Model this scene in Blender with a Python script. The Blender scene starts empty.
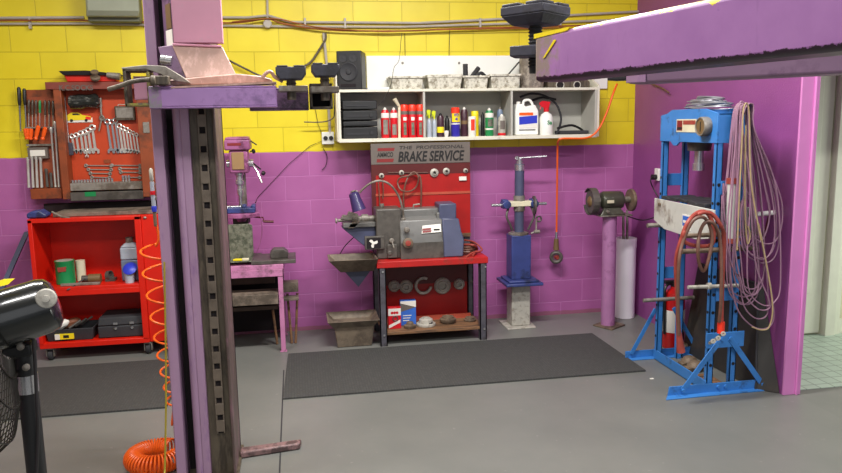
import bpy, bmesh, math, random
from mathutils import Vector, Matrix, Euler
random.seed(7)
C = bpy.context.scene.collection
PI = math.pi
R = math.radians

# ------------------------------------------------------------------ camera
FPX, PIT, ROL, YAW = 731.62, 0.154674, -0.0168683, 0.167488
CAM = Vector((0, -6.14053, 1.7398))
cy, sy = math.cos(YAW), math.sin(YAW)
FW = Vector((sy*math.cos(PIT), cy*math.cos(PIT), -math.sin(PIT)))
r0 = Vector((cy, -sy, 0)); u0 = r0.cross(FW)
RT = math.cos(ROL)*r0 + math.sin(ROL)*u0
UP = -math.sin(ROL)*r0 + math.cos(ROL)*u0
cd = bpy.data.cameras.new('camera'); cam = bpy.data.objects.new('camera', cd); C.objects.link(cam)
cd.sensor_width = 36; cd.lens = 36*FPX/842; cd.clip_start = .05; cd.clip_end = 60
M3 = Matrix((RT, UP, -FW)).transposed()
cam.matrix_world = Matrix.Translation(CAM) @ M3.to_4x4()
bpy.context.scene.camera = cam

def _ray(px, py): return FW + RT*(px-421)/FPX - UP*(py-236.5)/FPX
# measured points: where the sight line of a photo point meets a real plane of the room
def at(px, py, Y=0.0):
    d = _ray(px, py); return CAM + d*((Y-CAM.y)/d.y)
def atz(px, py, Z=0.0):
    d = _ray(px, py); return CAM + d*((Z-CAM.z)/d.z)
def atx(px, py, X):
    d = _ray(px, py); return CAM + d*((X-CAM.x)/d.x)

# ------------------------------------------------------------------ materials
def lin(c):
    o = []
    for v in c[:3]:
        v = v/255.0
        o.append(v/12.92 if v <= .04045 else ((v+.055)/1.055)**2.4)
    return (o[0], o[1], o[2], 1)
def new_mat(name):
    m = bpy.data.materials.new(name); m.use_nodes = True
    nt = m.node_tree; b = nt.nodes['Principled BSDF']
    return m, nt, b
def pm(name, rgb, rough=.5, metal=0., var=.12, scale=9., bump=.0, dirt=None, dirt_amt=.5, dscale=5., stretch=None, bscale=60., coat=0, trans=0, spec=.5):
    m, nt, b = new_mat(name)
    N, L = nt.nodes, nt.links
    tc = N.new('ShaderNodeTexCoord'); mp = N.new('ShaderNodeMapping')
    L.new(tc.outputs['Object'], mp.inputs['Vector'])
    if stretch: mp.inputs['Scale'].default_value = stretch
    no = N.new('ShaderNodeTexNoise'); no.inputs['Scale'].default_value = scale; no.inputs['Detail'].default_value = 6
    L.new(mp.outputs[0], no.inputs['Vector'])
    cr = N.new('ShaderNodeValToRGB')
    c = lin(rgb)
    lo = tuple(max(0, v*(1-var)) for v in c[:3])+(1,); hi = tuple(min(1, v*(1+var)) for v in c[:3])+(1,)
    cr.color_ramp.elements[0].position = .3; cr.color_ramp.elements[0].color = lo
    cr.color_ramp.elements[1].position = .7; cr.color_ramp.elements[1].color = hi
    L.new(no.outputs['Fac'], cr.inputs['Fac'])
    out = cr.outputs['Color']
    if dirt:
        n2 = N.new('ShaderNodeTexNoise'); n2.inputs['Scale'].default_value = dscale; n2.inputs['Detail'].default_value = 8; n2.inputs['Roughness'].default_value = .7
        L.new(mp.outputs[0], n2.inputs['Vector'])
        r2 = N.new('ShaderNodeValToRGB')
        r2.color_ramp.elements[0].position = max(0, .62-dirt_amt*.35); r2.color_ramp.elements[0].color = (0, 0, 0, 1)
        r2.color_ramp.elements[1].position = max(.05, .75-dirt_amt*.35); r2.color_ramp.elements[1].color = (1, 1, 1, 1)
        L.new(n2.outputs['Fac'], r2.inputs['Fac'])
        mx = N.new('ShaderNodeMix'); mx.data_type = 'RGBA'
        L.new(r2.outputs['Color'], mx.inputs['Factor']); L.new(out, mx.inputs['A']); mx.inputs['B'].default_value = lin(dirt)
        out = mx.outputs['Result']
    L.new(out, b.inputs['Base Color'])
    b.inputs['Roughness'].default_value = rough; b.inputs['Metallic'].default_value = metal
    b.inputs['Specular IOR Level'].default_value = spec
    if coat: b.inputs['Coat Weight'].default_value = coat
    if trans: b.inputs['Transmission Weight'].default_value = trans
    if bump:
        n3 = N.new('ShaderNodeTexNoise'); n3.inputs['Scale'].default_value = bscale; n3.inputs['Detail'].default_value = 4
        L.new(mp.outputs[0], n3.inputs['Vector'])
        bp = N.new('ShaderNodeBump'); bp.inputs['Strength'].default_value = bump; bp.inputs['Distance'].default_value = .004
        L.new(n3.outputs['Fac'], bp.inputs['Height']); L.new(bp.outputs[0], b.inputs['Normal'])
    return m

M = {}
M['blade'] = pm('grey steel', (120, 120, 122), .4, .7, .2)
M['chrome'] = pm('chrome steel', (205, 205, 208), .25, .85, .08)
M['spanner'] = pm('satin spanner steel', (215, 212, 205), .32, .6, .15)
M['dullsteel'] = pm('dull steel', (146, 140, 132), .5, .25, .2, dirt=(100, 90, 80), dirt_amt=.5)
M['greasy'] = pm('greasy grey steel', (92, 82, 68), .5, .1, .18, 14, dirt=(62, 53, 44), dirt_amt=.4, dscale=9, stretch=(3, 3, .6))
M['black'] = pm('black plastic', (26, 26, 28), .45, 0, .15)
M['blackgloss'] = pm('gloss black paint', (20, 22, 22), .22, 0, .1, coat=.5)
M['rubber'] = pm('dark rubber', (44, 44, 48), .7, 0, .2, bump=.3)
M['padrubber'] = pm('slate rubber pad', (60, 60, 74), .6, 0, .2, bump=.3, dirt=(40, 38, 44), dirt_amt=.4)
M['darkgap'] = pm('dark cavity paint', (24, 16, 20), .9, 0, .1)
M['liftpink'] = pm('faded pink purple enamel', (202, 142, 166), .4, 0, .07, 5, dirt=(190, 150, 165), dirt_amt=.1, dscale=12)
M['liftpurple'] = pm('purple enamel', (156, 118, 172), .42, 0, .1, 6, dirt=(124, 92, 140), dirt_amt=.2, dscale=7)
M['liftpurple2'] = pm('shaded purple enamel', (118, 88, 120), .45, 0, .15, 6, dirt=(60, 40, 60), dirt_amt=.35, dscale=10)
M['skirt'] = pm('scuffed tan pink guard', (168, 134, 122), .35, 0, .12, 9, dirt=(196, 160, 150), dirt_amt=.35, dscale=14, stretch=(2, 1, 1))
M['red'] = pm('red enamel', (208, 26, 4), .42, 0, .1, 5)
M['redbench'] = pm('bench red enamel', (176, 24, 22), .5, 0, .12, 6, dirt=(120, 50, 40), dirt_amt=.25)
M['orange_board'] = pm('orange red tool board', (186, 62, 22), .5, 0, .12, 5)
M['orange_frame'] = pm('brown orange frame', (140, 66, 32), .5, 0, .18, 6, dirt=(90, 50, 30), dirt_amt=.35)
M['pressblue'] = pm('press blue enamel', (58, 124, 196), .38, 0, .1, 5, dirt=(50, 80, 120), dirt_amt=.15, dscale=9)
M['standblue'] = pm('navy blue enamel', (54, 66, 124), .42, 0, .14, 8, dirt=(30, 36, 60), dirt_amt=.3)
M['silver'] = pm('scuffed silver paint', (178, 174, 164), .5, .1, .1, 20, dirt=(140, 132, 122), dirt_amt=.3, dscale=25)
M['pedestal'] = pm('light purple pedestal paint', (168, 114, 160), .4, 0, .1, 8, dirt=(120, 70, 110), dirt_amt=.2)
M['benchpink'] = pm('pink bench paint', (190, 122, 164), .45, 0, .12, 8, dirt=(120, 80, 100), dirt_amt=.3)
M['drillpink'] = pm('magenta drill paint', (160, 92, 138), .42, 0, .12, 8, dirt=(100, 50, 80), dirt_amt=.3)
M['white'] = pm('white paint', (238, 238, 232), .5, 0, .04, 4)
M['shelfwhite'] = pm('off white shelf board', (216, 212, 196), .55, 0, .06, 5, dirt=(150, 144, 126), dirt_amt=.12, dscale=6)
M['shelfin'] = pm('grey shelf interior', (176, 174, 166), .6, 0, .08, 5)
M['pvc'] = pm('white plastic pipe', (246, 242, 250), .35, 0, .03, 4)
M['tub'] = pm('grimy white tub', (206, 202, 188), .5, 0, .14, 20, dirt=(140, 132, 116), dirt_amt=.42, dscale=30)
M['grime'] = pm('grimy grey bucket', (112, 102, 94), .6, 0, .2, 18, dirt=(160, 150, 138), dirt_amt=.4, dscale=22)
M['lathe'] = pm('grey lathe enamel', (112, 111, 109), .38, .1, .12, 9, dirt=(86, 82, 78), dirt_amt=.3)
M['lathedark'] = pm('dark grey lathe casting', (86, 81, 76), .45, .1, .2, 14, dirt=(62, 57, 52), dirt_amt=.4)
M['latheblue'] = pm('blue grey lathe cover', (74, 78, 104), .42, 0, .12, 9)
M['cast'] = pm('brown cast iron', (122, 104, 86), .6, .1, .2, 18, dirt=(80, 66, 54), dirt_amt=.5)
M['traymetal'] = pm('dusty brown sheet metal', (116, 103, 88), .6, .05, .15, 14, dirt=(86, 75, 64), dirt_amt=.4)
M['trayinner'] = pm('dark dusty tray inside', (104, 88, 70), .7, .05, .2, 14)
M['wood'] = pm('grimy shelf wood', (128, 92, 62), .7, 0, .25, 10, dirt=(80, 60, 44), dirt_amt=.4, stretch=(1, 6, 6))
M['darkwood'] = pm('dark oily wood', (70, 54, 44), .7, 0, .25, 10)
M['greyboard'] = pm('grey brown board', (122, 108, 96), .65, 0, .2, 8, dirt=(80, 70, 60), dirt_amt=.4)
M['orangehose'] = pm('bright orange hose', (236, 98, 26), .35, 0, .06, 10)
M['redhose'] = pm('brownish red rubber hose', (150, 62, 52), .5, 0, .2, 20)
M['brownhose'] = pm('dull brown hose', (104, 70, 58), .5, 0, .2, 20)
M['mauvecable'] = pm('mauve grey cable', (150, 112, 134), .45, 0, .15, 20)
M['yellowcable'] = pm('cream cable', (164, 142, 104), .45, 0, .15, 20)
M['greywire'] = pm('grey wire', (150, 150, 156), .4, .4, .2, 20)
M['blackcable'] = pm('black cable', (34, 30, 32), .5)
M['browncable'] = pm('brown cable', (150, 84, 40), .5, 0, .2)
M['conduit'] = pm('pale grey conduit', (178, 170, 160), .5, 0, .1)
M['elec'] = pm('grey green plastic box', (150, 154, 134), .45, 0, .08)
M['elecdark'] = pm('dark grey green plastic lid', (108, 110, 92), .45, 0, .08)
M['yellow'] = pm('yellow', (236, 212, 30), .4, 0, .06)
M['green'] = pm('green', (22, 130, 72), .4, 0, .06)
M['blue'] = pm('blue', (46, 60, 190), .35, 0, .06)
M['boxblue'] = pm('box blue', (52, 104, 196), .5, 0, .06)
M['canred'] = pm('can red', (206, 22, 36), .3, .1, .06)
M['capred'] = pm('cap orange red', (238, 56, 32), .35, 0, .05)
M['canpurple'] = pm('can deep blue', (52, 44, 160), .3, .1, .08)
M['candark'] = pm('can dark maroon', (66, 36, 48), .35, .1, .1)
M['handleorange'] = pm('orange screwdriver handle', (242, 92, 24), .35, 0, .05)
M['liquid'] = pm('grey blue plastic bottle', (110, 124, 148), .35, 0, .08)
M['clear'] = pm('frosted plastic', (168, 176, 188), .3, 0, .08)
M['purpledeep'] = pm('deep violet lamp enamel', (54, 44, 92), .38, 0, .1, coat=.3)
M['signgrey'] = pm('grey sign face', (104, 95, 89), .5, 0, .06)
M['signtext'] = pm('sign lettering black', (24, 20, 20), .5)
M['benchleg'] = pm('slate grey steel angle', (84, 82, 90), .45, .1, .2, 12, dirt=(60, 56, 60), dirt_amt=.4)
M['signfaint'] = pm('sign lettering faint', (48, 42, 40), .5)
M['signred'] = pm('sign emblem red', (128, 34, 34), .5)
M['boardred'] = pm('pegboard red', (162, 12, 8), .45, 0, .1, 8, bump=.2, bscale=200)
M['boarddark'] = pm('dark maroon panel', (84, 18, 18), .5, 0, .15, 5)
M['boardseam'] = pm('board seam tan', (172, 74, 52), .6)
M['paper'] = pm('white label', (228, 224, 216), .5, 0, .04)
M['blacksheet'] = pm('black plastic sheet', (46, 44, 42), .5, 0, .2, 3, dirt=(62, 54, 48), dirt_amt=.25, dscale=4)
M['extred'] = pm('extinguisher red', (196, 20, 22), .3, 0, .05, coat=.4)
M['pillar'] = pm('bright pink pillar paint', (214, 132, 196), .42, 0, .05, 5)
M['tan'] = pm('tan paint', (150, 118, 80), .5, 0, .1)
M['brownlabel'] = pm('olive brown sticker', (112, 88, 56), .5)
M['grill'] = pm('dark wire', (48, 46, 42), .4, .4)
M['steelplate'] = pm('mottled steel plate', (128, 128, 112), .4, .3, .3, 25, dirt=(80, 84, 70), dirt_amt=.5, dscale=20)
M['bedwhite'] = pm('pale grey press bed', (196, 196, 190), .45, 0, .08, 8, dirt=(140, 130, 120), dirt_amt=.25)
M['stonegrey'] = pm('grinding wheel grey', (86, 78, 78), .8, 0, .2, 40)
M['grindergreen'] = pm('grey green grinder enamel', (74, 74, 62), .28, .2, .15, 12)
M['cream'] = pm('cream paint', (214, 206, 178), .5)
M['concpipe'] = pm('rusty brown', (120, 72, 48), .6, .2, .2)

def gridmat(name, base, line, size, lw, rough=.4, axes='xy', bump=.5, var=.1):
    m, nt, b = new_mat(name); N, L = nt.nodes, nt.links
    tc = N.new('ShaderNodeTexCoord'); br = N.new('ShaderNodeTexBrick')
    sp = N.new('ShaderNodeSeparateXYZ'); cb = N.new('ShaderNodeCombineXYZ')
    L.new(tc.outputs['Object'], sp.inputs[0])
    L.new(sp.outputs[axes[0].upper()], cb.inputs[0]); L.new(sp.outputs[axes[1].upper()], cb.inputs[1])
    L.new(cb.outputs[0], br.inputs['Vector'])
    br.inputs['Scale'].default_value = 1; br.inputs['Brick Width'].default_value = size; br.inputs['Row Height'].default_value = size
    br.offset = 0; br.inputs['Mortar Size'].default_value = lw
    br.inputs['Color1'].default_value = lin(base); br.inputs['Color2'].default_value = tuple(v*(1-var) for v in lin(base)[:3])+(1,)
    br.inputs['Mortar'].default_value = lin(line)
    L.new(br.outputs['Color'], b.inputs['Base Color']); b.inputs['Roughness'].default_value = rough
    bp = N.new('ShaderNodeBump'); bp.inputs['Strength'].default_value = bump; bp.inputs['Distance'].default_value = .002; bp.invert = True
    L.new(br.outputs['Fac'], bp.inputs['Height']); L.new(bp.outputs[0], b.inputs['Normal'])
    return m
M['tile'] = gridmat('pale green floor tile', (186, 206, 188), (128, 146, 130), .1, .004)
M['mat'] = gridmat('dark ribbed floor mat', (70, 70, 69), (56, 56, 55), .018, .003, .8, bump=.8, var=.3)

# block wall: yellow above 1.52 m, purple below, 400 x 200 blocks
def block_wall():
    m, nt, b = new_mat('painted block wall'); N, L = nt.nodes, nt.links
    tc = N.new('ShaderNodeTexCoord'); sp = N.new('ShaderNodeSeparateXYZ'); L.new(tc.outputs['Object'], sp.inputs[0])
    def math_(op, a, bv):
        n = N.new('ShaderNodeMath'); n.operation = op
        if isinstance(a, (int, float)): n.inputs[0].default_value = a
        else: L.new(a, n.inputs[0])
        if isinstance(bv, (int, float)): n.inputs[1].default_value = bv
        else: L.new(bv, n.inputs[1])
        return n.outputs[0]
    x = math_('ADD', sp.outputs['X'], 8.09+.0); z = math_('ADD', sp.outputs['Z'], .282)
    cb = N.new('ShaderNodeCombineXYZ'); L.new(x, cb.inputs[0]); L.new(z, cb.inputs[1])
    br = N.new('ShaderNodeTexBrick'); L.new(cb.outputs[0], br.inputs['Vector'])
    br.inputs['Scale'].default_value = 1; br.inputs['Brick Width'].default_value = .4; br.inputs['Row Height'].default_value = .2
    br.offset = .5; br.inputs['Mortar Size'].default_value = .004; br.inputs['Mortar Smooth'].default_value = .3
    br.inputs['Color1'].default_value = (1, 1, 1, 1); br.inputs['Color2'].default_value = (.93, .93, .93, 1); br.inputs['Mortar'].default_value = (1, 1, 1, 1)
    no = N.new('ShaderNodeTexNoise'); no.inputs['Scale'].default_value = 3; no.inputs['Detail'].default_value = 7; L.new(tc.outputs['Object'], no.inputs['Vector'])
    def ramp(fac, c0, c1, p0=.35, p1=.65):
        r = N.new('ShaderNodeValToRGB'); r.color_ramp.elements[0].position = p0; r.color_ramp.elements[1].position = p1
        r.color_ramp.elements[0].color = c0; r.color_ramp.elements[1].color = c1; L.new(fac, r.inputs[0]); return r.outputs[0]
    yel = ramp(no.outputs['Fac'], lin((228, 206, 28)), lin((238, 218, 40)))
    pur = ramp(no.outputs['Fac'], lin((168, 92, 152)), lin((178, 102, 162)))
    def mix(f, a, bb, t='MIX'):
        n = N.new('ShaderNodeMix'); n.data_type = 'RGBA'; n.blend_type = t
        if isinstance(f, (int, float)): n.inputs['Factor'].default_value = f
        else: L.new(f, n.inputs['Factor'])
        if isinstance(a, tuple): n.inputs['A'].default_value = a
        else: L.new(a, n.inputs['A'])
        if isinstance(bb, tuple): n.inputs['B'].default_value = bb
        else: L.new(bb, n.inputs['B'])
        return n.outputs['Result']
    mfac = br.outputs['Fac']
    yel = mix(math_('MULTIPLY', mfac, .5), yel, lin((170, 150, 24)))
    pur = mix(math_('MULTIPLY', mfac, .5), pur, lin((200, 128, 190)))
    wob = N.new('ShaderNodeTexNoise'); wob.inputs['Scale'].default_value = 14; L.new(tc.outputs['Object'], wob.inputs['Vector'])
    zz = math_('ADD', sp.outputs['Z'], math_('MULTIPLY', wob.outputs['Fac'], .012))
    up = math_('GREATER_THAN', zz, 1.524)
    col = mix(up, pur, yel)
    col = mix(1.0, col, br.outputs['Color'], 'MULTIPLY')
    # rusty dusty strip just above the floor
    d = math_('LESS_THAN', math_('ADD', sp.outputs['Z'], math_('MULTIPLY', no.outputs['Fac'], .06)), .062)
    col = mix(math_('MULTIPLY', d, .6), col, lin((128, 84, 74)))
    # scuffs
    n2 = N.new('ShaderNodeTexNoise'); n2.inputs['Scale'].default_value = 16; n2.inputs['Detail'].default_value = 3; L.new(tc.outputs['Object'], n2.inputs['Vector'])
    s = ramp(n2.outputs['Fac'], (0, 0, 0, 1), (1, 1, 1, 1), .76, .82)
    col = mix(math_('MULTIPLY', s, .3), col, lin((80, 60, 40)))
    L.new(col, b.inputs['Base Color']); b.inputs['Roughness'].default_value = .42
    bp = N.new('ShaderNodeBump'); bp.inputs['Strength'].default_value = .5; bp.inputs['Distance'].default_value = .006; bp.invert = True
    L.new(mfac, bp.inputs['Height'])
    n3 = N.new('ShaderNodeTexNoise'); n3.inputs['Scale'].default_value = 90; L.new(tc.outputs['Object'], n3.inputs['Vector'])
    b2 = N.new('ShaderNodeBump'); b2.inputs['Strength'].default_value = .12; b2.inputs['Distance'].default_value = .004
    L.new(n3.outputs['Fac'], b2.inputs['Height']); L.new(bp.outputs[0], b2.inputs['Normal']); L.new(b2.outputs[0], b.inputs['Normal'])
    return m
M['wall'] = block_wall()
M['rightwall'] = pm('smooth purple wall', (144, 74, 138), .4, 0, .08, 3, bump=.35, bscale=120)
def floor_mat():
    m, nt, b = new_mat('grey painted concrete'); N, L = nt.nodes, nt.links
    tc = N.new('ShaderNodeTexCoord')
    n1 = N.new('ShaderNodeTexNoise'); n1.inputs['Scale'].default_value = 1.6; n1.inputs['Detail'].default_value = 9; n1.inputs['Roughness'].default_value = .62; L.new(tc.outputs['Object'], n1.inputs['Vector'])
    r = N.new('ShaderNodeValToRGB'); r.color_ramp.elements[0].position = .3; r.color_ramp.elements[1].position = .7
    r.color_ramp.elements[0].color = lin((103, 104, 101)); r.color_ramp.elements[1].color = lin((115, 115, 111)); L.new(n1.outputs[0], r.inputs[0])
    n2 = N.new('ShaderNodeTexNoise'); n2.inputs['Scale'].default_value = 26; n2.inputs['Detail'].default_value = 4; L.new(tc.outputs['Object'], n2.inputs['Vector'])
    r2 = N.new('ShaderNodeValToRGB'); r2.color_ramp.elements[0].position = .70; r2.color_ramp.elements[1].position = .76; L.new(n2.outputs[0], r2.inputs[0])
    mx = N.new('ShaderNodeMix'); mx.data_type = 'RGBA'; ml = N.new('ShaderNodeMath'); ml.operation = 'MULTIPLY'; ml.inputs[1].default_value = .3
    L.new(r2.outputs[0], ml.inputs[0]); L.new(ml.outputs[0], mx.inputs['Factor']); L.new(r.outputs[0], mx.inputs['A']); mx.inputs['B'].default_value = lin((160, 156, 150))
    L.new(mx.outputs['Result'], b.inputs['Base Color']); b.inputs['Roughness'].default_value = .42
    bp = N.new('ShaderNodeBump'); bp.inputs['Strength'].default_value = .15; bp.inputs['Distance'].default_value = .003; L.new(n1.outputs[0], bp.inputs['Height']); L.new(bp.outputs[0], b.inputs['Normal'])
    return m
M['floor'] = floor_mat()

# ------------------------------------------------------------------ mesh builder
def V(*a): return Vector(a)
class MB:
    def __init__(s): s.v = []; s.f = []
    def add(s, vs, fs, T=None):
        n = len(s.v)
        s.v += [(T @ Vector(v)) if T else Vector(v) for v in vs]
        s.f += [tuple(i+n for i in f) for f in fs]
        return s
    def box(s, a, b, T=None):
        x0, x1 = sorted((a[0], b[0])); y0, y1 = sorted((a[1], b[1])); z0, z1 = sorted((a[2], b[2]))
        return s.add([(x0,y0,z0),(x1,y0,z0),(x1,y1,z0),(x0,y1,z0),(x0,y0,z1),(x1,y0,z1),(x1,y1,z1),(x0,y1,z1)],
                     [(0,3,2,1),(4,5,6,7),(0,1,5,4),(1,2,6,5),(2,3,7,6),(3,0,4,7)], T)
    def prism(s, pts, vec, T=None):
        n = len(pts); vec = Vector(vec); A = [Vector(q) for q in pts]; Bv = [q+vec for q in A]
        nr = Vector((0,0,0))
        for i in range(n): nr += A[i].cross(A[(i+1) % n])
        if nr.dot(vec) > 0: A, Bv = A[::-1], Bv[::-1]
        fs = [tuple(range(n)), tuple(range(2*n-1, n-1, -1))]+[(i, i+n, (i+1) % n+n, (i+1) % n) for i in range(n)]
        # orientation fixed in build
        return s.add(A+Bv, fs, T)
    def tube(s, pts, r, n=8, cap=True, T=None, closed=False):
        P = [Vector(q) for q in pts]; m = len(P)
        rs = r if isinstance(r, (list, tuple)) else [r]*m
        tg = []
        for i in range(m):
            a = P[max(0, i-1)]; b = P[min(m-1, i+1)]
            if closed: a, b = P[i-1], P[(i+1) % m]
            t = (b-a); tg.append(t.normalized() if t.length > 1e-9 else Vector((0,0,1)))
        ref = Vector((0,0,1)) if abs(tg[0].z) < .9 else Vector((1,0,0))
        u = tg[0].cross(ref).normalized(); vs = []
        for i in range(m):
            if i:
                u = (u - tg[i]*u.dot(tg[i]))
                u = u.normalized() if u.length > 1e-6 else tg[i].orthogonal().normalized()
            w = tg[i].cross(u)
            for k in range(n):
                a = 2*PI*k/n; vs.append(P[i]+(u*math.cos(a)+w*math.sin(a))*rs[i])
        fs = []
        for i in range(m-1 if not closed else m):
            j = (i+1) % m
            for k in range(n): fs.append((i*n+k, i*n+(k+1) % n, j*n+(k+1) % n, j*n+k))
        if cap and not closed: fs += [tuple(range(n))[::-1], tuple((m-1)*n+k for k in range(n))]
        return s.add(vs, fs, T)
    def cyl(s, p0, p1, r0, r1=None, n=20, T=None):
        return s.tube([p0, p1], [r0, r0 if r1 is None else r1], n, True, T)
    def lathe(s, prof, o=(0,0,0), ax=(0,0,1), n=24, T=None):
        # prof [(r, h)], axis through o
        ax = Vector(ax).normalized(); u = ax.orthogonal().normalized(); w = ax.cross(u); o = Vector(o); vs = []; fs = []
        for r, h in prof:
            for k in range(n):
                a = 2*PI*k/n; vs.append(o+ax*h+(u*math.cos(a)+w*math.sin(a))*max(r, 1e-5))
        for i in range(len(prof)-1):
            for k in range(n): fs.append((i*n+k, i*n+(k+1) % n, (i+1)*n+(k+1) % n, (i+1)*n+k))
        fs += [tuple(range(n))[::-1], tuple((len(prof)-1)*n+k for k in range(n))]
        return s.add(vs, fs, T)
    def ring(s, o, ax, R0, r, n=28, m=8):
        ax = Vector(ax).normalized(); u = ax.orthogonal().normalized(); w = ax.cross(u); o = Vector(o)
        return s.tube([o+(u*math.cos(2*PI*k/n)+w*math.sin(2*PI*k/n))*R0 for k in range(n)], r, m, closed=True)
    def frustum(s, a, b, ha, hb, T=None, open_top=0):
        # rectangular frustum: centre a with half sizes ha (x,y), centre b with hb; open_top = wall thickness of an open bin
        def rect(c, h): return [(c[0]-h[0], c[1]-h[1], c[2]), (c[0]+h[0], c[1]-h[1], c[2]), (c[0]+h[0], c[1]+h[1], c[2]), (c[0]-h[0], c[1]+h[1], c[2])]
        if not open_top:
            return s.add(rect(a, ha)+rect(b, hb), [(0,3,2,1),(4,5,6,7),(0,1,5,4),(1,2,6,5),(2,3,7,6),(3,0,4,7)], T)
        t = open_top
        vs = rect(a, ha)+rect(b, hb)+rect(b, (hb[0]-t, hb[1]-t))+rect((a[0], a[1], a[2]+t), (ha[0]-t, ha[1]-t))
        fs = [(0,3,2,1),(0,1,5,4),(1,2,6,5),(2,3,7,6),(3,0,4,7),(4,5,9,8),(5,6,10,9),(6,7,11,10),(7,4,8,11),
              (8,9,13,12),(9,10,14,13),(10,11,15,14),(11,8,12,15),(12,13,14,15)]
        return s.add(vs, fs, T)
    def build(s, name, mat, parent=None, bevel=0, smooth=35, kind=None, label=None, origin=None, keep=False):
        if not s.v: return None
        lo = Vector([min(v[i] for v in s.v) for i in range(3)]); hi = Vector([max(v[i] for v in s.v) for i in range(3)])
        o = Vector(((lo.x+hi.x)/2, (lo.y+hi.y)/2, lo.z)) if origin is None else Vector(origin)
        me = bpy.data.meshes.new(name); me.from_pydata([tuple(v-o) for v in s.v], [], s.f)
        bm = bmesh.new(); bm.from_mesh(me); bmesh.ops.recalc_face_normals(bm, faces=bm.faces); bm.to_mesh(me); bm.free()
        for p_ in me.polygons: p_.use_smooth = True
        me.set_sharp_from_angle(angle=R(smooth))
        me.materials.append(M[mat] if isinstance(mat, str) else mat)
        ob = bpy.data.objects.new(name, me); C.objects.link(ob)
        if parent:
            ob.parent = parent; ob.location = o - wloc(parent)
        else: ob.location = o
        if bevel:
            md = ob.modifiers.new('bevel', 'BEVEL'); md.width = bevel; md.segments = 2; md.limit_method = 'ANGLE'; md.angle_limit = R(40)
        if kind: ob['kind'] = kind
        if label: ob['label'] = label
        return ob
def wloc(o):
    v = Vector(o.location)
    while o.parent: o = o.parent; v += o.location
    return v
def thing(name, label, cat, loc=(0,0,0), group=None):
    o = bpy.data.objects.new(name, None); C.objects.link(o); o.location = loc; o.empty_display_size = .05
    return tag(o, label, cat, group)
def tag(o, label, cat, group=None):
    o['label'] = label; o['category'] = cat
    if group: o['group'] = group
    return o
def dup(root, loc, label, group=None):
    r_ = root.copy(); C.objects.link(r_); r_.location = loc; r_['label'] = label
    if group: r_['group'] = group
    for ch in list(root.children):
        c = ch.copy(); C.objects.link(c); c.parent = r_
        for g in ch.children:
            d = g.copy(); C.objects.link(d); d.parent = c
    return r_
def bx(name, mat, a, b, parent=None, bevel=0, **k): return MB().box(a, b).build(name, mat, parent, bevel, **k)
def catmull(pts, n=8, closed=False):
    P = [Vector(q) for q in pts]; m = len(P); out = []
    rng = m if closed else m-1
    for i in range(rng):
        if closed: p0, p1, p2, p3 = P[i-1], P[i], P[(i+1) % m], P[(i+2) % m]
        else: p0, p1, p2, p3 = P[max(0, i-1)], P[i], P[i+1], P[min(m-1, i+2)]
        for k in range(n):
            t = k/n
            out.append(.5*((2*p1)+(-p0+p2)*t+(2*p0-5*p1+4*p2-p3)*t*t+(-p0+3*p1-3*p2+p3)*t**3))
    if not closed: out.append(P[-1])
    return out
def text(name, body, mat, size, origin, xdir, updir, parent, shear=0, bold=0, align='CENTER', width=None, depth=.001):
    cu = bpy.data.curves.new('t', 'FONT'); cu.body = body; cu.size = size; cu.shear = shear; cu.offset = bold; cu.extrude = depth
    cu.align_x = align; cu.align_y = 'CENTER'; cu.resolution_u = 3
    to = bpy.data.objects.new('t', cu); C.objects.link(to)
    dg = bpy.context.evaluated_depsgraph_get(); dg.update()
    me = bpy.data.meshes.new_from_object(to.evaluated_get(dg)); bpy.data.objects.remove(to)
    xd = Vector(xdir).normalized(); ud = Vector(updir).normalized(); nd = xd.cross(ud)
    xs = [v.co.x for v in me.vertices]; w = max(xs)-min(xs); sx = (width/w) if width else 1
    for v in me.vertices: v.co = xd*(v.co.x*sx)+ud*v.co.y+nd*v.co.z
    me.materials.clear(); me.materials.append(M[mat]); me.name = name
    ob = bpy.data.objects.new(name, me); C.objects.link(ob)
    if parent: ob.parent = parent; ob.location = Vector(origin)-wloc(parent)
    else: ob.location = origin
    return ob

# ------------------------------------------------------------------ setting
def struct(o): o['kind'] = 'structure'; return o
WX = 2.97
struct(bx('floor', 'floor', (-5, -8, -.1), (3.06, .0, 0)), )
struct(bx('floor_east', 'floor', (3.06, -8, -.1), (6.5, -2.12, 0)))
struct(bx('floor_washroom', 'tile', (3.06, -2.12, -.1), (6.5, 0, .004)))
struct(MB().box((-5, 0, 0), (WX, .2, 3.6)).build('wall_back', 'wall', origin=(0, 0, 0)))
struct(bx('wall_right', 'rightwall', (WX, -2.165, 0), (3.045, .2, 3.6)))
# bright painted end post of the right wall, with its stepped architrave
struct(MB().box((WX-.002, -2.18, 0), (3.05, -2.165, 3.6)).box((3.05, -2.195, 0), (3.06, -2.0, 3.6)).box((3.06, -2.185, 0), (3.085, -2.0, 3.6)).build('trim_1', 'pillar', bevel=.003))
M['washwall'] = pm('cream green washroom wall', (196, 194, 164), .5, 0, .05)
M['washdoor'] = pm('white washroom door paint', (214, 216, 196), .4, 0, .04)
struct(bx('wall_shade_blocker', 'rightwall', (3.06, -2.165, 2.1), (6.5, -2.05, 3.6)))  # unseen wall added over the doorway to shade the upper washroom wall
struct(bx('wall_washroom', 'washwall', (3.045, -1.05, 0), (6.5, -.95, 3.6)))
dr = struct(MB().box((3.1, -1.075, .02), (4.08, -1.05, 2.3)).build('door_1', 'washdoor', bevel=.004))
MB().box((3.2, -1.083, .35), (3.98, -1.075, 2.1)).build('door_panel', 'washdoor', dr, .004)
struct(MB().box((4.1, -1.12, .0), (4.19, -1.05, 2.35)).box((4.19, -1.10, 0), (4.24, -1.05, 2.35)).build('trim_2', 'washdoor', bevel=.004))
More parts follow.
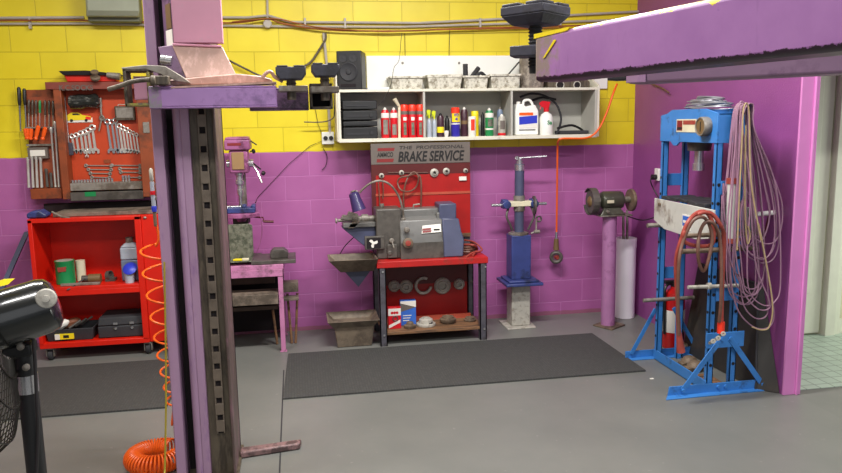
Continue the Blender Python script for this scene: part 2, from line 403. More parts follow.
struct(bx('baseboard_washroom', 'washdoor', (4.24, -1.08, 0), (6.5, -1.05, .12)))
M['ceil'] = pm('ceiling white', (200, 198, 190), .8, 0, .04)
struct(bx('ceiling', 'ceil', (-5, -8, 3.6), (6.5, .2, 3.7)))
struct(bx('wall_left', 'wall', (-5.2, -8, 0), (-5, .2, 3.6)))
# seam in the concrete slab
struct(MB().box((-.15, -7.9, .0), (-.142, -1.0, .0015)).build('trim_3', 'rubber'))

# ------------------------------------------------------------------ floor mats
def floor_mat_obj(x0, x1, x2, x3, y0, y1, label):
    return tag(MB().prism([(x0, y1, .002), (x1, y0, .002), (x2, y0, .002), (x3, y1, .002)], (0, 0, .010)).build('floor_mat', 'mat'), label, 'mat', 'long ribbed floor mats')
floor_mat_obj(-.117, -.143, 2.34, 2.335, -1.585, -.655, 'long dark ribbed rubber mat on the floor before the brake lathe bench')
floor_mat_obj(-2.9, -2.9, -.86, -.84, -1.575, -.585, 'dark ribbed rubber mat on the floor before the red tool trolley')

# ------------------------------------------------------------------ wall services
t = thing('conduit_run', 'pale conduits and orange cable running along top of yellow wall', 'conduit', (0, -.03, 2.5))
def wallpts(l, off): return [at(x, y, -off) for x, y in l]
MB().tube(wallpts([(-60, 18.5), (84, 17.5)], .02), .011).build('conduit_pipe', 'conduit', t)
MB().tube(wallpts([(220, 17.5), (248, 17.5), (268, 15.5), (290, 22), (420, 23), (520, 18), (610, 13), (650, 11)], .022), .010).build('conduit_pipe', 'conduit', t)
MB().tube(wallpts([(-60, 24), (84, 23.5), (150, 25), (220, 25.5), (290, 26.5), (400, 27), (560, 22), (650, 19)], .02), .010).build('conduit_pipe', 'conduit', t)
MB().tube(catmull(wallpts([(-60, 21), (84, 20.5), (160, 22.5), (225, 23), (245, 22), (268, 19), (285, 24), (330, 30), (400, 31), (450, 29), (520, 27), (610, 25), (650, 24)], .045), 6), .007).build('cable', 'browncable', t, label='orange brown cable')
MB().tube(catmull(wallpts([(232, 22), (255, 19.5), (278, 19), (300, 24), (325, 28), (380, 31.5), (430, 30), (520, 28.5), (600, 27)], .06), 6), .005).build('cable', 'browncable', t)
MB().tube(wallpts([(267, -30), (267.5, 18)], .02), .009).build('conduit_pipe', 'conduit', t)
p0 = at(267.5, 24, -.03)
MB().lathe([(.03, 0), (.034, .01), (.034, .035), (.028, .042)], p0+V(0, .02, 0), (0, -1, 0)).build('junction_cover', 'conduit', t)
for px in (30, 305, 345, 480, 560):
    q = at(px, 22, -.02); MB().box(q+V(-.008, -.016, -.05), q+V(.008, .015, .03)).build('saddle_clip', 'conduit', t)
t = thing('wall_power_point', 'white double power point fed by conduit, left of the shelf', 'power point', at(328, 143, -.02))
MB().tube(wallpts([(323.5, 33), (326.5, 62)], .03)+wallpts([(330, 134)], .03), .011).build('conduit_pipe', 'conduit', t)
a, b = at(321.5, 132, 0), at(334, 144, 0)
f = MB().box((a.x, -.04, b.z), (b.x, -.002, a.z)).build('socket_box', 'white', t, .004)
for k in (.3, .75): MB().cyl((a.x+(b.x-a.x)*k, -.052, (a.z+b.z)/2), (a.x+(b.x-a.x)*k, -.036, (a.z+b.z)/2), .018, n=12).build('plug', 'black', f)
tag(MB().tube(catmull(wallpts([(325.5, 33), (325, 40), (318, 52), (311, 62), (303, 67)], .035), 6), .010).build('hanging_cable', 'greasy'), 'thick grey brown cable drooping from conduit above the black lift pads', 'cable')
tag(MB().tube(catmull(wallpts([(224, 58), (240, 66), (256, 74), (270, 80), (276, 88), (290, 92)], .05), 6), .008).build('wall_cable', 'greasy'), 'dark cable sagging on yellow wall behind the pink lift arm', 'cable')
tag(MB().tube(catmull(wallpts([(402, 33), (401, 40), (399, 60), (394, 68), (391, 84), (385, 98), (378, 106)], .31), 6), .0022, 6).build('thin_wire', 'blackcable'), 'thin black wire hanging from conduit down past the speaker shelf', 'wire')
tag(MB().tube(wallpts([(404.8, 33), (405.2, 56)], .02), .0022, 6).build('thin_wire', 'blackcable'), 'short black wire hanging above the white board, left one', 'wire')
tag(MB().tube(wallpts([(449.8, 28), (449, 56)], .02), .0022, 6).build('thin_wire', 'blackcable'), 'short black wire hanging above the white board, right one', 'wire')
tag(MB().tube(catmull(wallpts([(323, 148), (327, 156), (326, 165), (322, 170)], .015), 5), .003, 6).build('loose_wire', 'blackcable'), 'short curl of dark lead on purple wall below the power point', 'wire')
tag(MB().tube(catmull(wallpts([(334, 88), (334.5, 112), (332, 119), (322, 122), (304, 122)], .10), 4), .005, 8).build('hook_rod', 'greasy'), 'thin dark bent rod hooked out from the left end of the shelf', 'rod')
# electrical box
t = thing('electrical_box', 'large grey electrical enclosure on yellow wall above the tool board', 'box', (at(112, 23, -.1).x, -.1, 2.5))
a, b = at(86, 22, -.17), at(139, 22, -.17)
MB().box((a.x, -.12, 2.53), (b.x, -.002, 2.95)).build('base_box', 'elecdark', t, .01)
f = MB().prism([(a.x, -.17, 2.56), (a.x+.02, -.20, 2.60), (a.x+.02, -.20, 2.95), (a.x, -.17, 2.95), (a.x, -.122, 2.95), (a.x, -.122, 2.56)], (b.x-a.x, 0, 0)).build('cover', 'elec', t, .01)

# ------------------------------------------------------------------ wall shelf
SX0, SX1, SY = .345, 2.49, -.31
t = thing('wall_shelf', 'long white open wall shelf unit crowded with cans and tubs', 'shelf', ((SX0+SX1)/2, 0, 1.58))
ZB, ZT = 1.62, 2.003
MB().box((SX0, SY, 1.592), (SX1, -.004, ZB)).build('bottom_board', 'shelfwhite', t, .002)
MB().box((SX0, SY, 1.982), (SX1, -.004, ZT)).build('top_board', 'shelfwhite', t, .002)
MB().box((SX0, SY, ZB), (SX0+.02, -.004, 1.982)).box((SX0-.012, SY+.01, 1.6), (SX0+.0, -.004, 2.19)).build('side_panel', 'shelfwhite', t, .002)
MB().box((SX1-.022, SY, ZB), (SX1, -.004, 1.982)).build('side_panel', 'shelfin', t, .002)
MB().prism([(SX1, SY, 1.6), (SX1, SY, 2.02), (SX1, -.2, 2.06), (SX1, -.01, 2.2), (SX1, -.004, 1.6)], (.018, 0, 0)).build('side_panel', 'shelfwhite', t, .002)
for px in (424.5, 512):
    x = at(px, 118, SY).x
    MB().box((x-.009, SY+.004, ZB), (x+.009, -.004, 1.982)).build('divider', 'shelfin', t, .002)
MB().box((SX0+.02, -.012, ZB), (SX1-.02, -.004, 1.982)).build('back_panel', 'shelfin', t)
MB().box((.606, -.022, ZT), (2.70, -.003, 2.285)).build('back_board', 'white', t, .002, label='white painted board above the shelf')
for px, py in ((402.5, 63), (459, 63)):
    q = at(px, py, -.022); MB().cyl(q, q+V(0, -.006, 0), .010, n=10).build('bolt_head', 'dullsteel', t)

def span(l, r, y, Y):
    a, b = at(l, y, Y), at(r, y, Y); return (a.x+b.x)/2, (b.x-a.x)/2
def can(name, l, r, top, Y, zb, body, cap, label, captop=.02, nozzle=True, group=None, band=None, cat='can', face=None):
    cx, rad = span(l, r, top+12, Y); zt = at((l+r)/2, top, Y).z; h = zt-zb
    t = thing(name, label, cat, (cx, Y, zb), group)
    MB().lathe([(rad*.92, 0), (rad, .006), (rad, h-captop-.022), (rad*.75, h-captop-.004), (rad*.72, h-captop)], (cx, Y, zb), n=20).build('can_body', body, t)
    if nozzle: MB().lathe([(rad*.42, 0), (rad*.42, captop*.6), (rad*.22, captop*.7), (rad*.2, captop)], (cx, Y, zt-captop), n=12).build('nozzle', cap, t)
    else: MB().lathe([(rad*.97, 0), (rad*.97, captop+.012), (rad*.85, captop+.018)], (cx, Y, zt-captop-.018), n=20).build('cap', cap, t)
    if band:
        for (f0, f1, mt) in band:
            MB().lathe([(rad*1.01, 0), (rad*1.015, .001), (rad*1.015, h*(f1-f0)-.001), (rad*1.01, h*(f1-f0))], (cx, Y, zb+h*f0), n=20).build('label_band', mt, t)
    if face:
        for (f0, f1, w, mt) in face:
            ps = []
            m = MB(); n = 6
            vs = []
            for k in range(n+1):
                a = -w/2+w*k/n
                for z in (zb+h*f0, zb+h*f1): vs.append((cx+math.sin(a)*rad*1.025, Y-math.cos(a)*rad*1.025, z))
            m.add(vs, [(2*k, 2*k+2, 2*k+3, 2*k+1) for k in range(n)]).build('printed_panel', mt, t)
    return t
Y0 = -.24
can('spray_can', 380.9, 389.3, 107.5, Y0, ZB, 'canred', 'paper', 'red aerosol with white nozzle, nearest the black stereo on the shelf', band=[(.66, .82, 'paper')], face=[(.12, .6, 1.2, 'dullsteel')])
can('spray_can', 390.2, 397.6, 107.5, Y0, ZB, 'canred', 'paper', 'red aerosol with white nozzle, second from the black stereo', band=[(.66, .82, 'paper')], face=[(.1, .45, 1.2, 'dullsteel')])
for i, (l, r_) in enumerate(((400.6, 408.2), (408.4, 416.0), (416.2, 423.6))):
    can('spray_can', l, r_, 104.5, Y0-.02*(i != 0), ZB, 'canred', 'capred', ['red can with orange cap, left of three', 'red can with orange cap, middle of three', 'red can with orange cap, right of three against the divider'][i]+' on the wall shelf', .03, False, 'red cans with orange caps', band=[(.7, .8, 'signgrey')], face=[(.52, .62, .9, 'paper'), (.08, .46, .8, 'steelplate')])
tag(MB().tube([at(399.5, 139, Y0-.02), at(399.2, 107, Y0)], .011, 8).add([], []).tube([at(399.5, 107, Y0), at(394.5, 99, Y0-.02)], [.011, .017], 8).build('paint_brush', 'cream'), 'cream bent-headed brush standing between red cans on the shelf', 'brush')
# stereo
x, hw = span(342.8, 377.4, 120, -.27)
zt = at(360, 100.5, -.27).z
t = thing('stereo_stack', 'black stacked hi-fi stereo in the left bay of the wall shelf', 'stereo', (x, -.16, ZB))
hs = [(0, .30), (.33, .46), (.49, .74), (.77, 1.0)]
for i, (a, b) in enumerate(hs):
    H = zt-ZB
    s_ = MB().box((x-hw, -.27, ZB+H*a), (x+hw, -.06, ZB+H*b)).build('hifi_unit', 'black', t, .006)
    MB().box((x-hw*.8, -.276, ZB+H*(a+.35*(b-a))), (x+hw*.5, -.27, ZB+H*(a+.5*(b-a)))).build('display_strip', 'rubber', s_)
    if i in (0, 2): MB().lathe([(.014, 0), (.013, .012)], (x+hw*.65, -.27, ZB+H*(a+b)/2), (0, -1, 0), 14).build('volume_knob', 'rubber', s_)
# middle bay
def spraybottle(l, r, top, Y, zb, body, trig, label, rr=1):
    cx, rad = span(l, r, top+12, Y); zt = at((l+r)/2, top, Y).z; h = zt-zb
    t = thing('spray_bottle', label, 'bottle', (cx, Y, zb))
    MB().lathe([(rad*.95, 0), (rad, .006), (rad, h*.5), (rad*.8, h*.6), (rad*.35, h*.66), (rad*.35, h*.7)], (cx, Y, zb), n=18).build('bottle_body', body, t)
    MB().cyl((cx, Y, zb+h*.68), (cx, Y, zb+h*.8), rad*.42, n=12).build('collar', trig, t)
    MB().prism([(cx-rad*.5, Y-.008, zb+h*.8), (cx+rad*.4, Y-.008, zb+h*.8), (cx+rad*.6, Y-.008, zb+h*.97), (cx-rad*.6, Y-.008, zb+h), (cx-rad*1.1, Y-.008, zb+h*.95), (cx-rad*1.1, Y-.008, zb+h*.88)], (0, .016, 0)).build('spray_head', trig, t, .002)
    MB().tube([(cx-rad*.7, Y, zb+h*.9), (cx-rad*1.0, Y, zb+h*.75)], .004, 6).build('trigger', trig, t)
    return t
M['limeyel'] = pm('lime yellow', (206, 214, 24), .4)
spraybottle(426.8, 431.6, 109.5, -.25, ZB, 'clear', 'limeyel', 'small grey spray bottle with lime trigger, beside the left divider')
spraybottle(431.9, 436.6, 110.5, -.22, ZB, 'clear', 'limeyel', 'small grey spray bottle with lime trigger, second from left divider')
can('bottle', 437, 444, 113, -.22, ZB, 'candark', 'black', 'dark squat bottle with yellow patches on the middle shelf bay', band=[(.18, .42, 'yellow')], cat='bottle')
can('bottle', 444.6, 449.6, 115.5, -.18, ZB, 'black', 'black', 'slim black bottle left of the blue and yellow can', cat='bottle')
tag(MB().lathe([(.012, 0), (.02, .04), (.018, .055)], at(446.5, 137.5, -.285)+V(0, 0, 0), n=12).build('funnel_cup', 'paper'), 'tiny white cup at the shelf edge left of the blue can', 'cup')
t = can('spray_can', 451.0, 459.8, 107.5, -.24, ZB, 'canpurple', 'capred', 'blue and yellow aerosol reading WD-40 with a red cap', .028, False, band=[(.42, .46, 'paper')], face=[(.50, .80, 2.2, 'yellow')])
cx, rad = span(451.0, 459.8, 120, -.24); h_ = at(455, 107.5, -.24).z-ZB
text('lettering', 'WD\n40', 'canpurple', .032, (cx, -.24-rad*1.06, ZB+h_*.67), (1, 0, 0), (0, 0, 1), t, bold=.001, width=rad*1.1)
can('spray_can', 460.6, 467.8, 107.0, -.22, ZB, 'candark', 'paper', 'dark maroon aerosol with a yellow band right of the WD-40 can', band=[(.42, .54, 'brownlabel')])
can('spray_can', 471, 478.6, 111, -.19, ZB, 'yellow', 'yellow', 'yellow aerosol can standing behind a pale can', nozzle=False)
can('spray_can', 468.2, 475.8, 116.5, -.265, ZB, 'paper', 'paper', 'white can with red lettering in front of the yellow can', nozzle=False, face=[(.3, .86, 1.0, 'capred')])
can('spray_can', 480.8, 484.6, 112, -.17, ZB, 'black', 'black', 'thin black can left of the green aerosol')
t = can('spray_can', 485.2, 493.4, 108, -.24, ZB, 'green', 'paper', 'green aerosol with white shoulder and nozzle', band=[(.66, .82, 'paper'), (.22, .28, 'paper')], face=[(.34, .6, 1.2, 'steelplate')])
can('spray_can', 497.0, 503.0, 107, -.14, ZB, 'liquid', 'dullsteel', 'dull grey can behind the right-hand pink and white can')
can('spray_can', 497.8, 505.6, 114, -.24, ZB, 'silver', 'paper', 'scuffed pinkish white aerosol next to the right divider', face=[(.3, .7, 1.3, 'signgrey')], band=[(.02, .13, 'canred')])
# jug
l_, hw = span(513.8, 536.8, 120, -.22); zt = at(525, 99.8, -.22).z
t = thing('plastic_jug', 'large white plastic jug with blue label in the right shelf bay', 'jug', (l_, -.22, ZB))
H = zt-ZB
body = [(l_-hw, -.27, ZB), (l_+hw, -.27, ZB), (l_+hw, -.27, ZB+H*.68), (l_+hw*.7, -.27, ZB+H*.86), (l_-hw*.1, -.27, ZB+H*.80), (l_-hw*.3, -.27, ZB+H*.88), (l_-hw*.9, -.27, ZB+H*.88), (l_-hw, -.27, ZB+H*.7)]
MB().prism(body, (0, .11, 0)).build('jug_body', 'white', t, .012)
MB().tube(catmull([(l_-hw*.2, -.215, ZB+H*.82), (l_-hw*.1, -.215, ZB+H*.97), (l_+hw*.45, -.215, ZB+H*.97), (l_+hw*.85, -.215, ZB+H*.66)], 6), .011).build('handle', 'white', t)
MB().cyl((l_-hw*.6, -.215, ZB+H*.87), (l_-hw*.6, -.215, ZB+H*.95), .017).build('cap', 'paper', t)
f = MB().box((l_-hw*.7, -.2725, ZB+H*.20), (l_+hw*.85, -.268, ZB+H*.64)).build('label_panel', 'paper', t)
MB().box((l_-hw*.7, -.274, ZB+H*.56), (l_+hw*.5, -.2722, ZB+H*.64)).build('orange_band', 'handleorange', f)
MB().prism([(l_-hw*.7, -.2736, ZB+H*.30), (l_+hw*.85, -.2736, ZB+H*.34), (l_+hw*.85, -.2736, ZB+H*.56), (l_-hw*.7, -.2736, ZB+H*.52)], (0, .0012, 0)).build('blue_band', 'blue', f)
MB().box((l_-hw*.7, -.274, ZB+H*.14), (l_+hw*.7, -.269, ZB+H*.165)).build('text_line', 'black', t)
t = spraybottle(540, 552.6, 100.8, -.25, ZB, 'white', 'canred', 'white bottle with a red spray trigger, right of the white jug')
cx, rad = span(540, 552.6, 120, -.25)
text('lettering', 'Sa', 'green', .045, (cx+.01, -.25-rad*1.02, ZB+.10), (1, 0, 0), (0, 0, 1), t, bold=.001)
tag(MB().tube(catmull([at(520, 97, -.12), at(532, 93.5, -.12), at(545, 96, -.12), at(556, 104, -.15), at(561, 118, -.17), at(558, 131, -.2), at(553, 137, -.22)], 8), .009).build('black_hose', 'rubber'), 'black hose curving over behind the red trigger bottle', 'hose')
tag(MB().tube(catmull([at(531, 101, -.06), at(542, 97.5, -.06), at(556, 99.5, -.06)], 5), .010).build('rubber_strip', 'rubber'), 'short black rubber hose lying high behind the white jug', 'hose')
t = thing('wiper_set', 'flat black wiper arms lying in the right end of the shelf', 'wiper', at(570, 136, -.2))
q0, q1 = at(556, 127, -.14), at(588, 131, -.22)
MB().box((q0.x, -.24, ZB+.002), (q1.x, -.10, ZB+.03)).build('wiper_pack', 'rubber', t, .006)
MB().tube(catmull([(q0.x-.01, -.2, ZB+.05), (q0.x+.12, -.18, ZB+.075), (q1.x-.03, -.14, ZB+.04), (q1.x, -.12, ZB+.01)], 5), .010).build('wiper_arm', 'black', t)
tag(MB().cyl((at(434, 139, -.27).x, -.1, ZB+.02), (at(441, 139, -.27).x, -.12, ZB+.02), .018).build('small_roll', 'dullsteel'), 'small grey roll lying behind the spray bottles', 'roll')

# on top of the shelf
def tubobj(l, r, top, label, Y=-.17, lid=False, hy=.12, mat='tub'):
    a = at(l, 90, Y-hy*.9).x; b = at(r, 90, Y-hy*.9).x; zt = at((l+r)/2, top, Y-hy).z; cx = (a+b)/2; hw = (b-a)/2
    t = thing('parts_tub', label, 'tub', (cx, Y, ZT), 'grimy tubs on top of the wall shelf')
    MB().frustum((cx, Y, ZT+.001), (cx, Y, zt-(.02 if lid else 0)), (hw*.88, hy*.88), (hw*.97, hy*.97), open_top=.006).build('tub_body', mat, t, .003)
    if lid: MB().box((cx-hw, Y-hy, zt-.025), (cx+hw, Y+hy, zt)).build('lid', mat, t, .006)
    else:
        rm = MB()
        for s_ in (-1, 1):
            rm.box((cx-hw, Y+s_*hy-.006, zt-.016), (cx+hw, Y+s_*hy+.006, zt)); rm.box((cx+s_*hw-.006, Y-hy, zt-.016), (cx+s_*hw+.006, Y+hy, zt))
        rm.build('rim', mat, t, .002)
    return cx, zt, t
tubobj(390.8, 423.8, 76, 'round-shouldered grimy white tub right of the speaker')
cx, zt, tt = tubobj(391.5, 423, 75, 'x') if False else (0, 0, 0)
tubobj(427.2, 462.6, 74.5, 'wide pale lidded box, second container from the speaker', lid=True)
tubobj(463.6, 488.4, 75.5, 'grimy white tub holding black pipe fittings')
tubobj(490.2, 520.6, 74, 'grimy white tub beside the tall grey bucket')
m = MB().tube([at(465.5, 80, -.16), at(465.3, 64, -.16)], .021, 12)
tag(m.build('pipe_fitting', 'rubber'), 'upright black pipe offcut standing in the third tub', 'pipe', 'black pipes in the third tub')
tag(MB().tube([at(471, 78, -.18), at(478.5, 68, -.14)], .019, 12).build('pipe_fitting', 'rubber'), 'slanting black pipe offcut leaning in the third tub', 'pipe', 'black pipes in the third tub')
tag(MB().tube(catmull([at(476, 76, -.2), at(481, 73, -.2), at(485, 76, -.17)], 4), .014, 10).build('pipe_fitting', 'rubber'), 'short curved black hose at the right edge of the third tub', 'pipe', 'black pipes in the third tub')
tag(MB().tube([at(507, 76, -.2), at(519, 62, -.12)], .006, 8).build('steel_rod', 'black'), 'thin black rod slanting out of the fourth tub', 'rod')
a, b = at(521.5, 90, -.22).x, at(546, 90, -.22).x
tag(MB().lathe([((b-a)/2*.9, 0), ((b-a)/2, .1), ((b-a)/2, .24), ((b-a)/2*.94, .245)], ((a+b)/2, -.17, ZT+.001), n=24).build('bucket', 'grime'), 'tall grimy grey bucket on the shelf behind the purple lift arm', 'bucket')
t = thing('machine_casting', 'pale grey casting with dark holes near right end of shelf top', 'casting', at(566, 91, -.18))
q = at(548, 90, -.24); q2 = at(590, 90, -.24)
MB().prism([(q.x, -.24, ZT+.001), (q2.x, -.24, ZT+.001), (q2.x, -.24, ZT+.05), (q2.x-.05, -.24, ZT+.09), (q.x, -.24, ZT+.09)], (0, .14, 0)).build('casting_body', 'greasy', t, .01)
for k, w_ in ((560, .03), (577, .026)):
    c_ = at(k, 85, -.24); MB().lathe([(w_, 0), (w_, .004)], c_+V(0, -.001, 0), (0, -1, 0), 16).build('bore', 'darkgap', t)
    MB().ring(c_+V(0, -.003, 0), (0, 1, 0), w_+.003, .005).build('bore_rim', 'silver', t)
tag(MB().box(at(367, 89.8, -.2)+V(0, -.05, 0), V(at(389, 89, -.2).x, -.12, ZT+.018)).build('flat_case', 'white', bevel=.004), 'flat white case lying between speaker and first tub', 'case')
# speaker
x, hw = span(339.2, 366.5, 80, -.26); zt = at(352, 50.5, -.3).z
t = thing('loudspeaker', 'black two-way loudspeaker standing on the left end of the shelf', 'speaker', (x, -.17, ZT))
T = Matrix.Translation((x, -.17, ZT)) @ Matrix.Rotation(R(-14), 4, 'Z')
hw = .098; H = zt-ZT
MB().box((-hw, -.12, .001), (hw, .11, H), T).build('cabinet', 'black', t, .006)
def onf(u, w, d=0): return T @ V(u, -.12-d, w)
ax = (T.to_3x3() @ V(0, -1, 0))
m = MB().lathe([(.07, 0), (.072, .006), (.066, .010), (.05, .002), (.022, .0), (.018, .008), (.001, .010)], onf(-.005, H*.46), ax, 26); m.build('woofer', 'rubber', t)
for u in (-.045, .035): MB().lathe([(.032, 0), (.033, .005), (.02, .001), (.001, .006)], onf(u, H*.82), ax, 20).build('tweeter', 'rubber', t)
MB().box((-.07, -.124, H*.07), (.05, -.119, H*.15), T).build('port', 'darkgap', t, .002)

# ------------------------------------------------------------------ brake service display board
t = thing('display_board', 'red brake service display board with grey header above the lathe', 'sign board', (1.0, -.3, .7))
BX0, BX1, BY = .594, 1.405, -.30
MB().box((BX0, BY, 1.412), (BX1, BY+.02, 1.578)).build('header_sign', 'signgrey', t, .002)
hd = t.children[-1] if False else None
text('lettering', 'BRAKE SERVICE', 'signtext', .112, (1.078, BY-.0015, 1.466), (1, 0, 0), (0, 0, 1), t, shear=.2, bold=.003, width=.545)
text('lettering', 'THE  PROFESSIONAL', 'signfaint', .038, (1.085, BY-.0015, 1.541), (1, 0, 0), (0, 0, 1), t, shear=.12, bold=.0006, width=.53)
for z0, z1 in ((1.519, 1.543), (1.43, 1.457)):
    MB().prism([(.637+(z0-1.43)*.1, BY-.002, z0), (.772+(z0-1.43)*.1, BY-.002, z0), (.775+(z1-1.43)*.1, BY-.002, z1), (.640+(z1-1.43)*.1, BY-.002, z1)], (0, .003, 0)).build('emblem_bar', 'signred', t)
text('emblem_lettering', 'AMMCO', 'signfaint', .052, (.708, BY-.0015, 1.488), (1, 0, 0), (0, 0, 1), t, shear=.1, bold=.0015, width=.13)
MB().box((BX0, BY+.004, 1.325), (BX1, BY+.02, 1.412)).build('upper_panel', 'boarddark', t)
MB().box((BX0+.03, BY+.005, .82), (BX1, BY+.02, 1.325)).build('pegboard', 'boardred', t)
MB().box((BX0, BY+.003, .80), (BX0+.035, BY+.02, 1.412)).build('side_stile', 'boarddark', t)
MB().box((BX0+.03, BY-.001, 1.158), (BX1, BY+.006, 1.178)).build('seam_strip', 'boardseam', t)
MB().box((BX0+.03, BY-.001, .80), (BX1, BY+.006, .83)).build('seam_strip', 'wood', t)
MB().box((BX1-.05, BY+.02, .682), (BX1, BY+.05, 1.57)).build('post', 'benchleg', t)
MB().box((BX0, BY+.02, .682), (BX0+.05, BY+.05, 1.57)).build('post', 'benchleg', t)
MB().tube([at(388, 172.5, BY-.005), at(428, 172.5, BY-.005)], .003, 6).build('hook_rail', 'brownhose', t)
specs = [(381.6, 175.8, .021, .010), (401.6, 172.8, .021, .010), (434.4, 172.8, .034, .011), (446.4, 171.3, .028, .009), (465.7, 170.7, .019, .008)]
nm = ['leftmost ring, above the lamp neck', 'second ring from left, above the looped hose', 'largest flanged disc, right of the looped hose', 'second flanged disc, right of the largest one', 'small ring above the white tag at the right edge']
for (px, py, R_, rr), n_ in zip(specs, nm):
    q = at(px, py, BY-.012)
    o = MB().lathe([(R_, 0), (R_, .010), (R_*.6, .016), (R_*.55, .024), (R_*.42, .024), (R_*.40, .002), (rr, .001), (rr*.9, -.004)], q+V(0, .012, 0), (0, -1, 0), 22).build('adaptor_ring', 'silver')
    tag(o, n_+' on the red board', 'ring', 'steel adaptors on the red display board')
    tag(MB().lathe([(.007, 0), (.007, .012), (.005, .014)], q+V(0, -.010, 0), (0, -1, 0), 12).build('bolt', 'darkgap'), 'dark peg end through the '+n_.split(',')[0], 'peg', 'dark pegs on the red display board')
tag(MB().box(at(459.2, 180.5, BY-.01), V(at(466.2, 180, BY).x, BY-.002, at(462, 176.5, BY).z)).build('paper_tag', 'paper'), 'small white tag hung at the right edge of the red board', 'tag')
lp = [(404, 209), (403.5, 196), (406, 182), (411, 173.5), (415.5, 172.5), (418.6, 178), (416, 187), (409, 191.5), (401, 190), (397.6, 183), (400, 178), (408, 176), (416, 174), (420.5, 178), (421.3, 192), (420.8, 208)]
tag(MB().tube(catmull([at(x, y, BY-.03-.012*(i % 3)) for i, (x, y) in enumerate(lp)], 6), .007).build('air_hose', 'brownhose'), 'brown rubber hose looped on the red board behind the lathe', 'hose')
tag(MB().tube(catmull([at(x, y, BY-.02) for x, y in [(378.3, 181), (379.4, 195), (379.8, 208)]], 4), .005).build('strap', 'brownhose'), 'brown strap hanging below the leftmost ring, left one', 'strap')
tag(MB().tube(catmull([at(x, y, BY-.02) for x, y in [(382.6, 181), (383.3, 190), (382.8, 199)]], 4), .005).build('strap', 'brownhose'), 'shorter brown strap hanging below the leftmost ring, right one', 'strap')

# ------------------------------------------------------------------ lathe bench
t = thing('work_bench', 'red topped steel bench with dark legs carrying the brake lathe', 'bench', (1.03, -.35, 0))
MB().box((.585, -.61, .628), (1.472, -.10, .678)).build('bench_top', 'redbench', t, .004)
for (x0, x1, y0, y1) in ((.60, .655, -.605, -.55), (1.405, 1.46, -.605, -.55), (.60, .65, -.16, -.11), (1.41, 1.46, -.16, -.11)):
    MB().box((x0, y0, 0), (x0+.008, y1, .628)).box((x1-.008, y0, 0), (x1, y1, .628)).box((x0, y0, 0), (x1, y0+.008, .628)).build('leg', 'benchleg', t)
MB().box((.655, -.14, .02), (1.41, -.125, .628)).build('back_panel', 'boardred', t)
MB().box((.655, -.146, .385), (1.41, -.139, .55)).build('holder_strip', 'boarddark', t, label='dark maroon strip')
MB().box((.62, -.59, .085), (1.44, -.145, .108)).build('lower_shelf', 'wood', t, .003)
MB().box((.66, -.30, .108), (1.40, -.28, .145)).build('shelf_stop', 'boardseam', t)
for q in ((1.45, -.612, .60), (1.44, -.612, .09), (.63, -.612, .6), (.63, -.612, .09)): MB().cyl(q, (q[0], q[1]+.01, q[2]), .008, n=8).build('bolt', 'chrome', t)
# items on the back strip
hl = [(394, 286, .050, .02), (406, 286.5, .058, .022), (442.3, 285.5, .072, .03), (459, 284, .048, .018)]
ln = ['leftmost dull bearing cup', 'second dull bearing cup', 'large dull flanged bearing', 'fourth dull bearing cup']
def ringprof(Ro, Ri): return [(Ro, 0), (Ro, .012), (Ro*.86, .022), (Ro*.72, .014), (Ro*.62, .014), (Ro*.55, .03), (Ri, .032), (Ri*.9, .008), (.002, .006)]
for (px, py, Ro, Ri), l_ in zip(hl, ln):
    tag(MB().lathe(ringprof(Ro, Ri), at(px, py, -.147), (0, -1, 0), 26).build('bearing_cup', 'silver'), l_+' hung on the dark strip under the bench', 'bearing', 'lathe adaptors hung under the bench')
m = MB(); c_ = at(423, 285, -.15)
for k in range(18):
    a = R(60+k*290/17); b = R(60+(k+1)*290/17)
    if k == 17: break
    m.prism([c_+V(math.cos(a)*.076, 0, math.sin(a)*.076), c_+V(math.cos(b)*.076, 0, math.sin(b)*.076), c_+V(math.cos(b)*.054, 0, math.sin(b)*.054), c_+V(math.cos(a)*.054, 0, math.sin(a)*.054)], (0, -.03, 0))
tag(m.build('clamp_band', 'silver', bevel=.002), 'open C-shaped steel band hung third in the row under the bench', 'clamp')
tag(MB().lathe([(.016, 0), (.016, .015), (.008, .018)], at(471, 281.5, -.147), (0, -1, 0), 12).build('peg', 'lathedark'), 'tiny dark peg at the right end of the row under the bench', 'peg')
# things on the lower shelf
def carton(name, l, r, top, bot, Y, mat, label, rot=0, dep=.05):
    zb = .109
    x, hw = span(l, r, (top+bot)/2, Y); zt = at((l+r)/2, top, Y).z
    t = thing(name, label, 'box', (x, Y, zb)); T = Matrix.Translation((x, Y, zb)) @ Matrix.Rotation(R(rot), 4, 'Z')
    MB().box((-hw, 0, 0), (hw, dep, zt-zb), T).build('carton', mat, t, .001)
    return t, T, hw, zt-zb
t, T, hw, H = carton('parts_box', 388.4, 401, 307.5, 331, -.50, 'canred', 'small red and white brake parts box on the bench lower shelf')
MB().prism([(-hw, -.001, H*.62), (hw, -.001, H*.62), (hw, -.001, H*.95), (-hw, -.001, H*.95)], (0, .001, 0), T).build('white_band', 'paper', t)
MB().prism([(-hw*.95, -.001, H*.03), (hw*.9, -.001, H*.28), (hw*.9, -.001, H*.42), (-hw*.95, -.001, H*.17)], (0, .001, 0), T).build('white_band', 'paper', t)
for u in (-.4, 0, .4): MB().lathe([(hw*.22, 0), (hw*.22, .0015)], T @ V(hw*u, -.0005, H*.75), (0, -1, 0), 12).build('red_spot', 'canred', t)
MB().ring(T @ V(hw*.1, -.003, H*.48), (0, 1, 0), hw*.4, .004, 14, 6).build('disc_print', 'lathedark', t)
t, T, hw, H = carton('parts_box', 400.6, 416, 300.5, 328, -.42, 'boxblue', 'tall blue and grey brake parts box behind the red box')
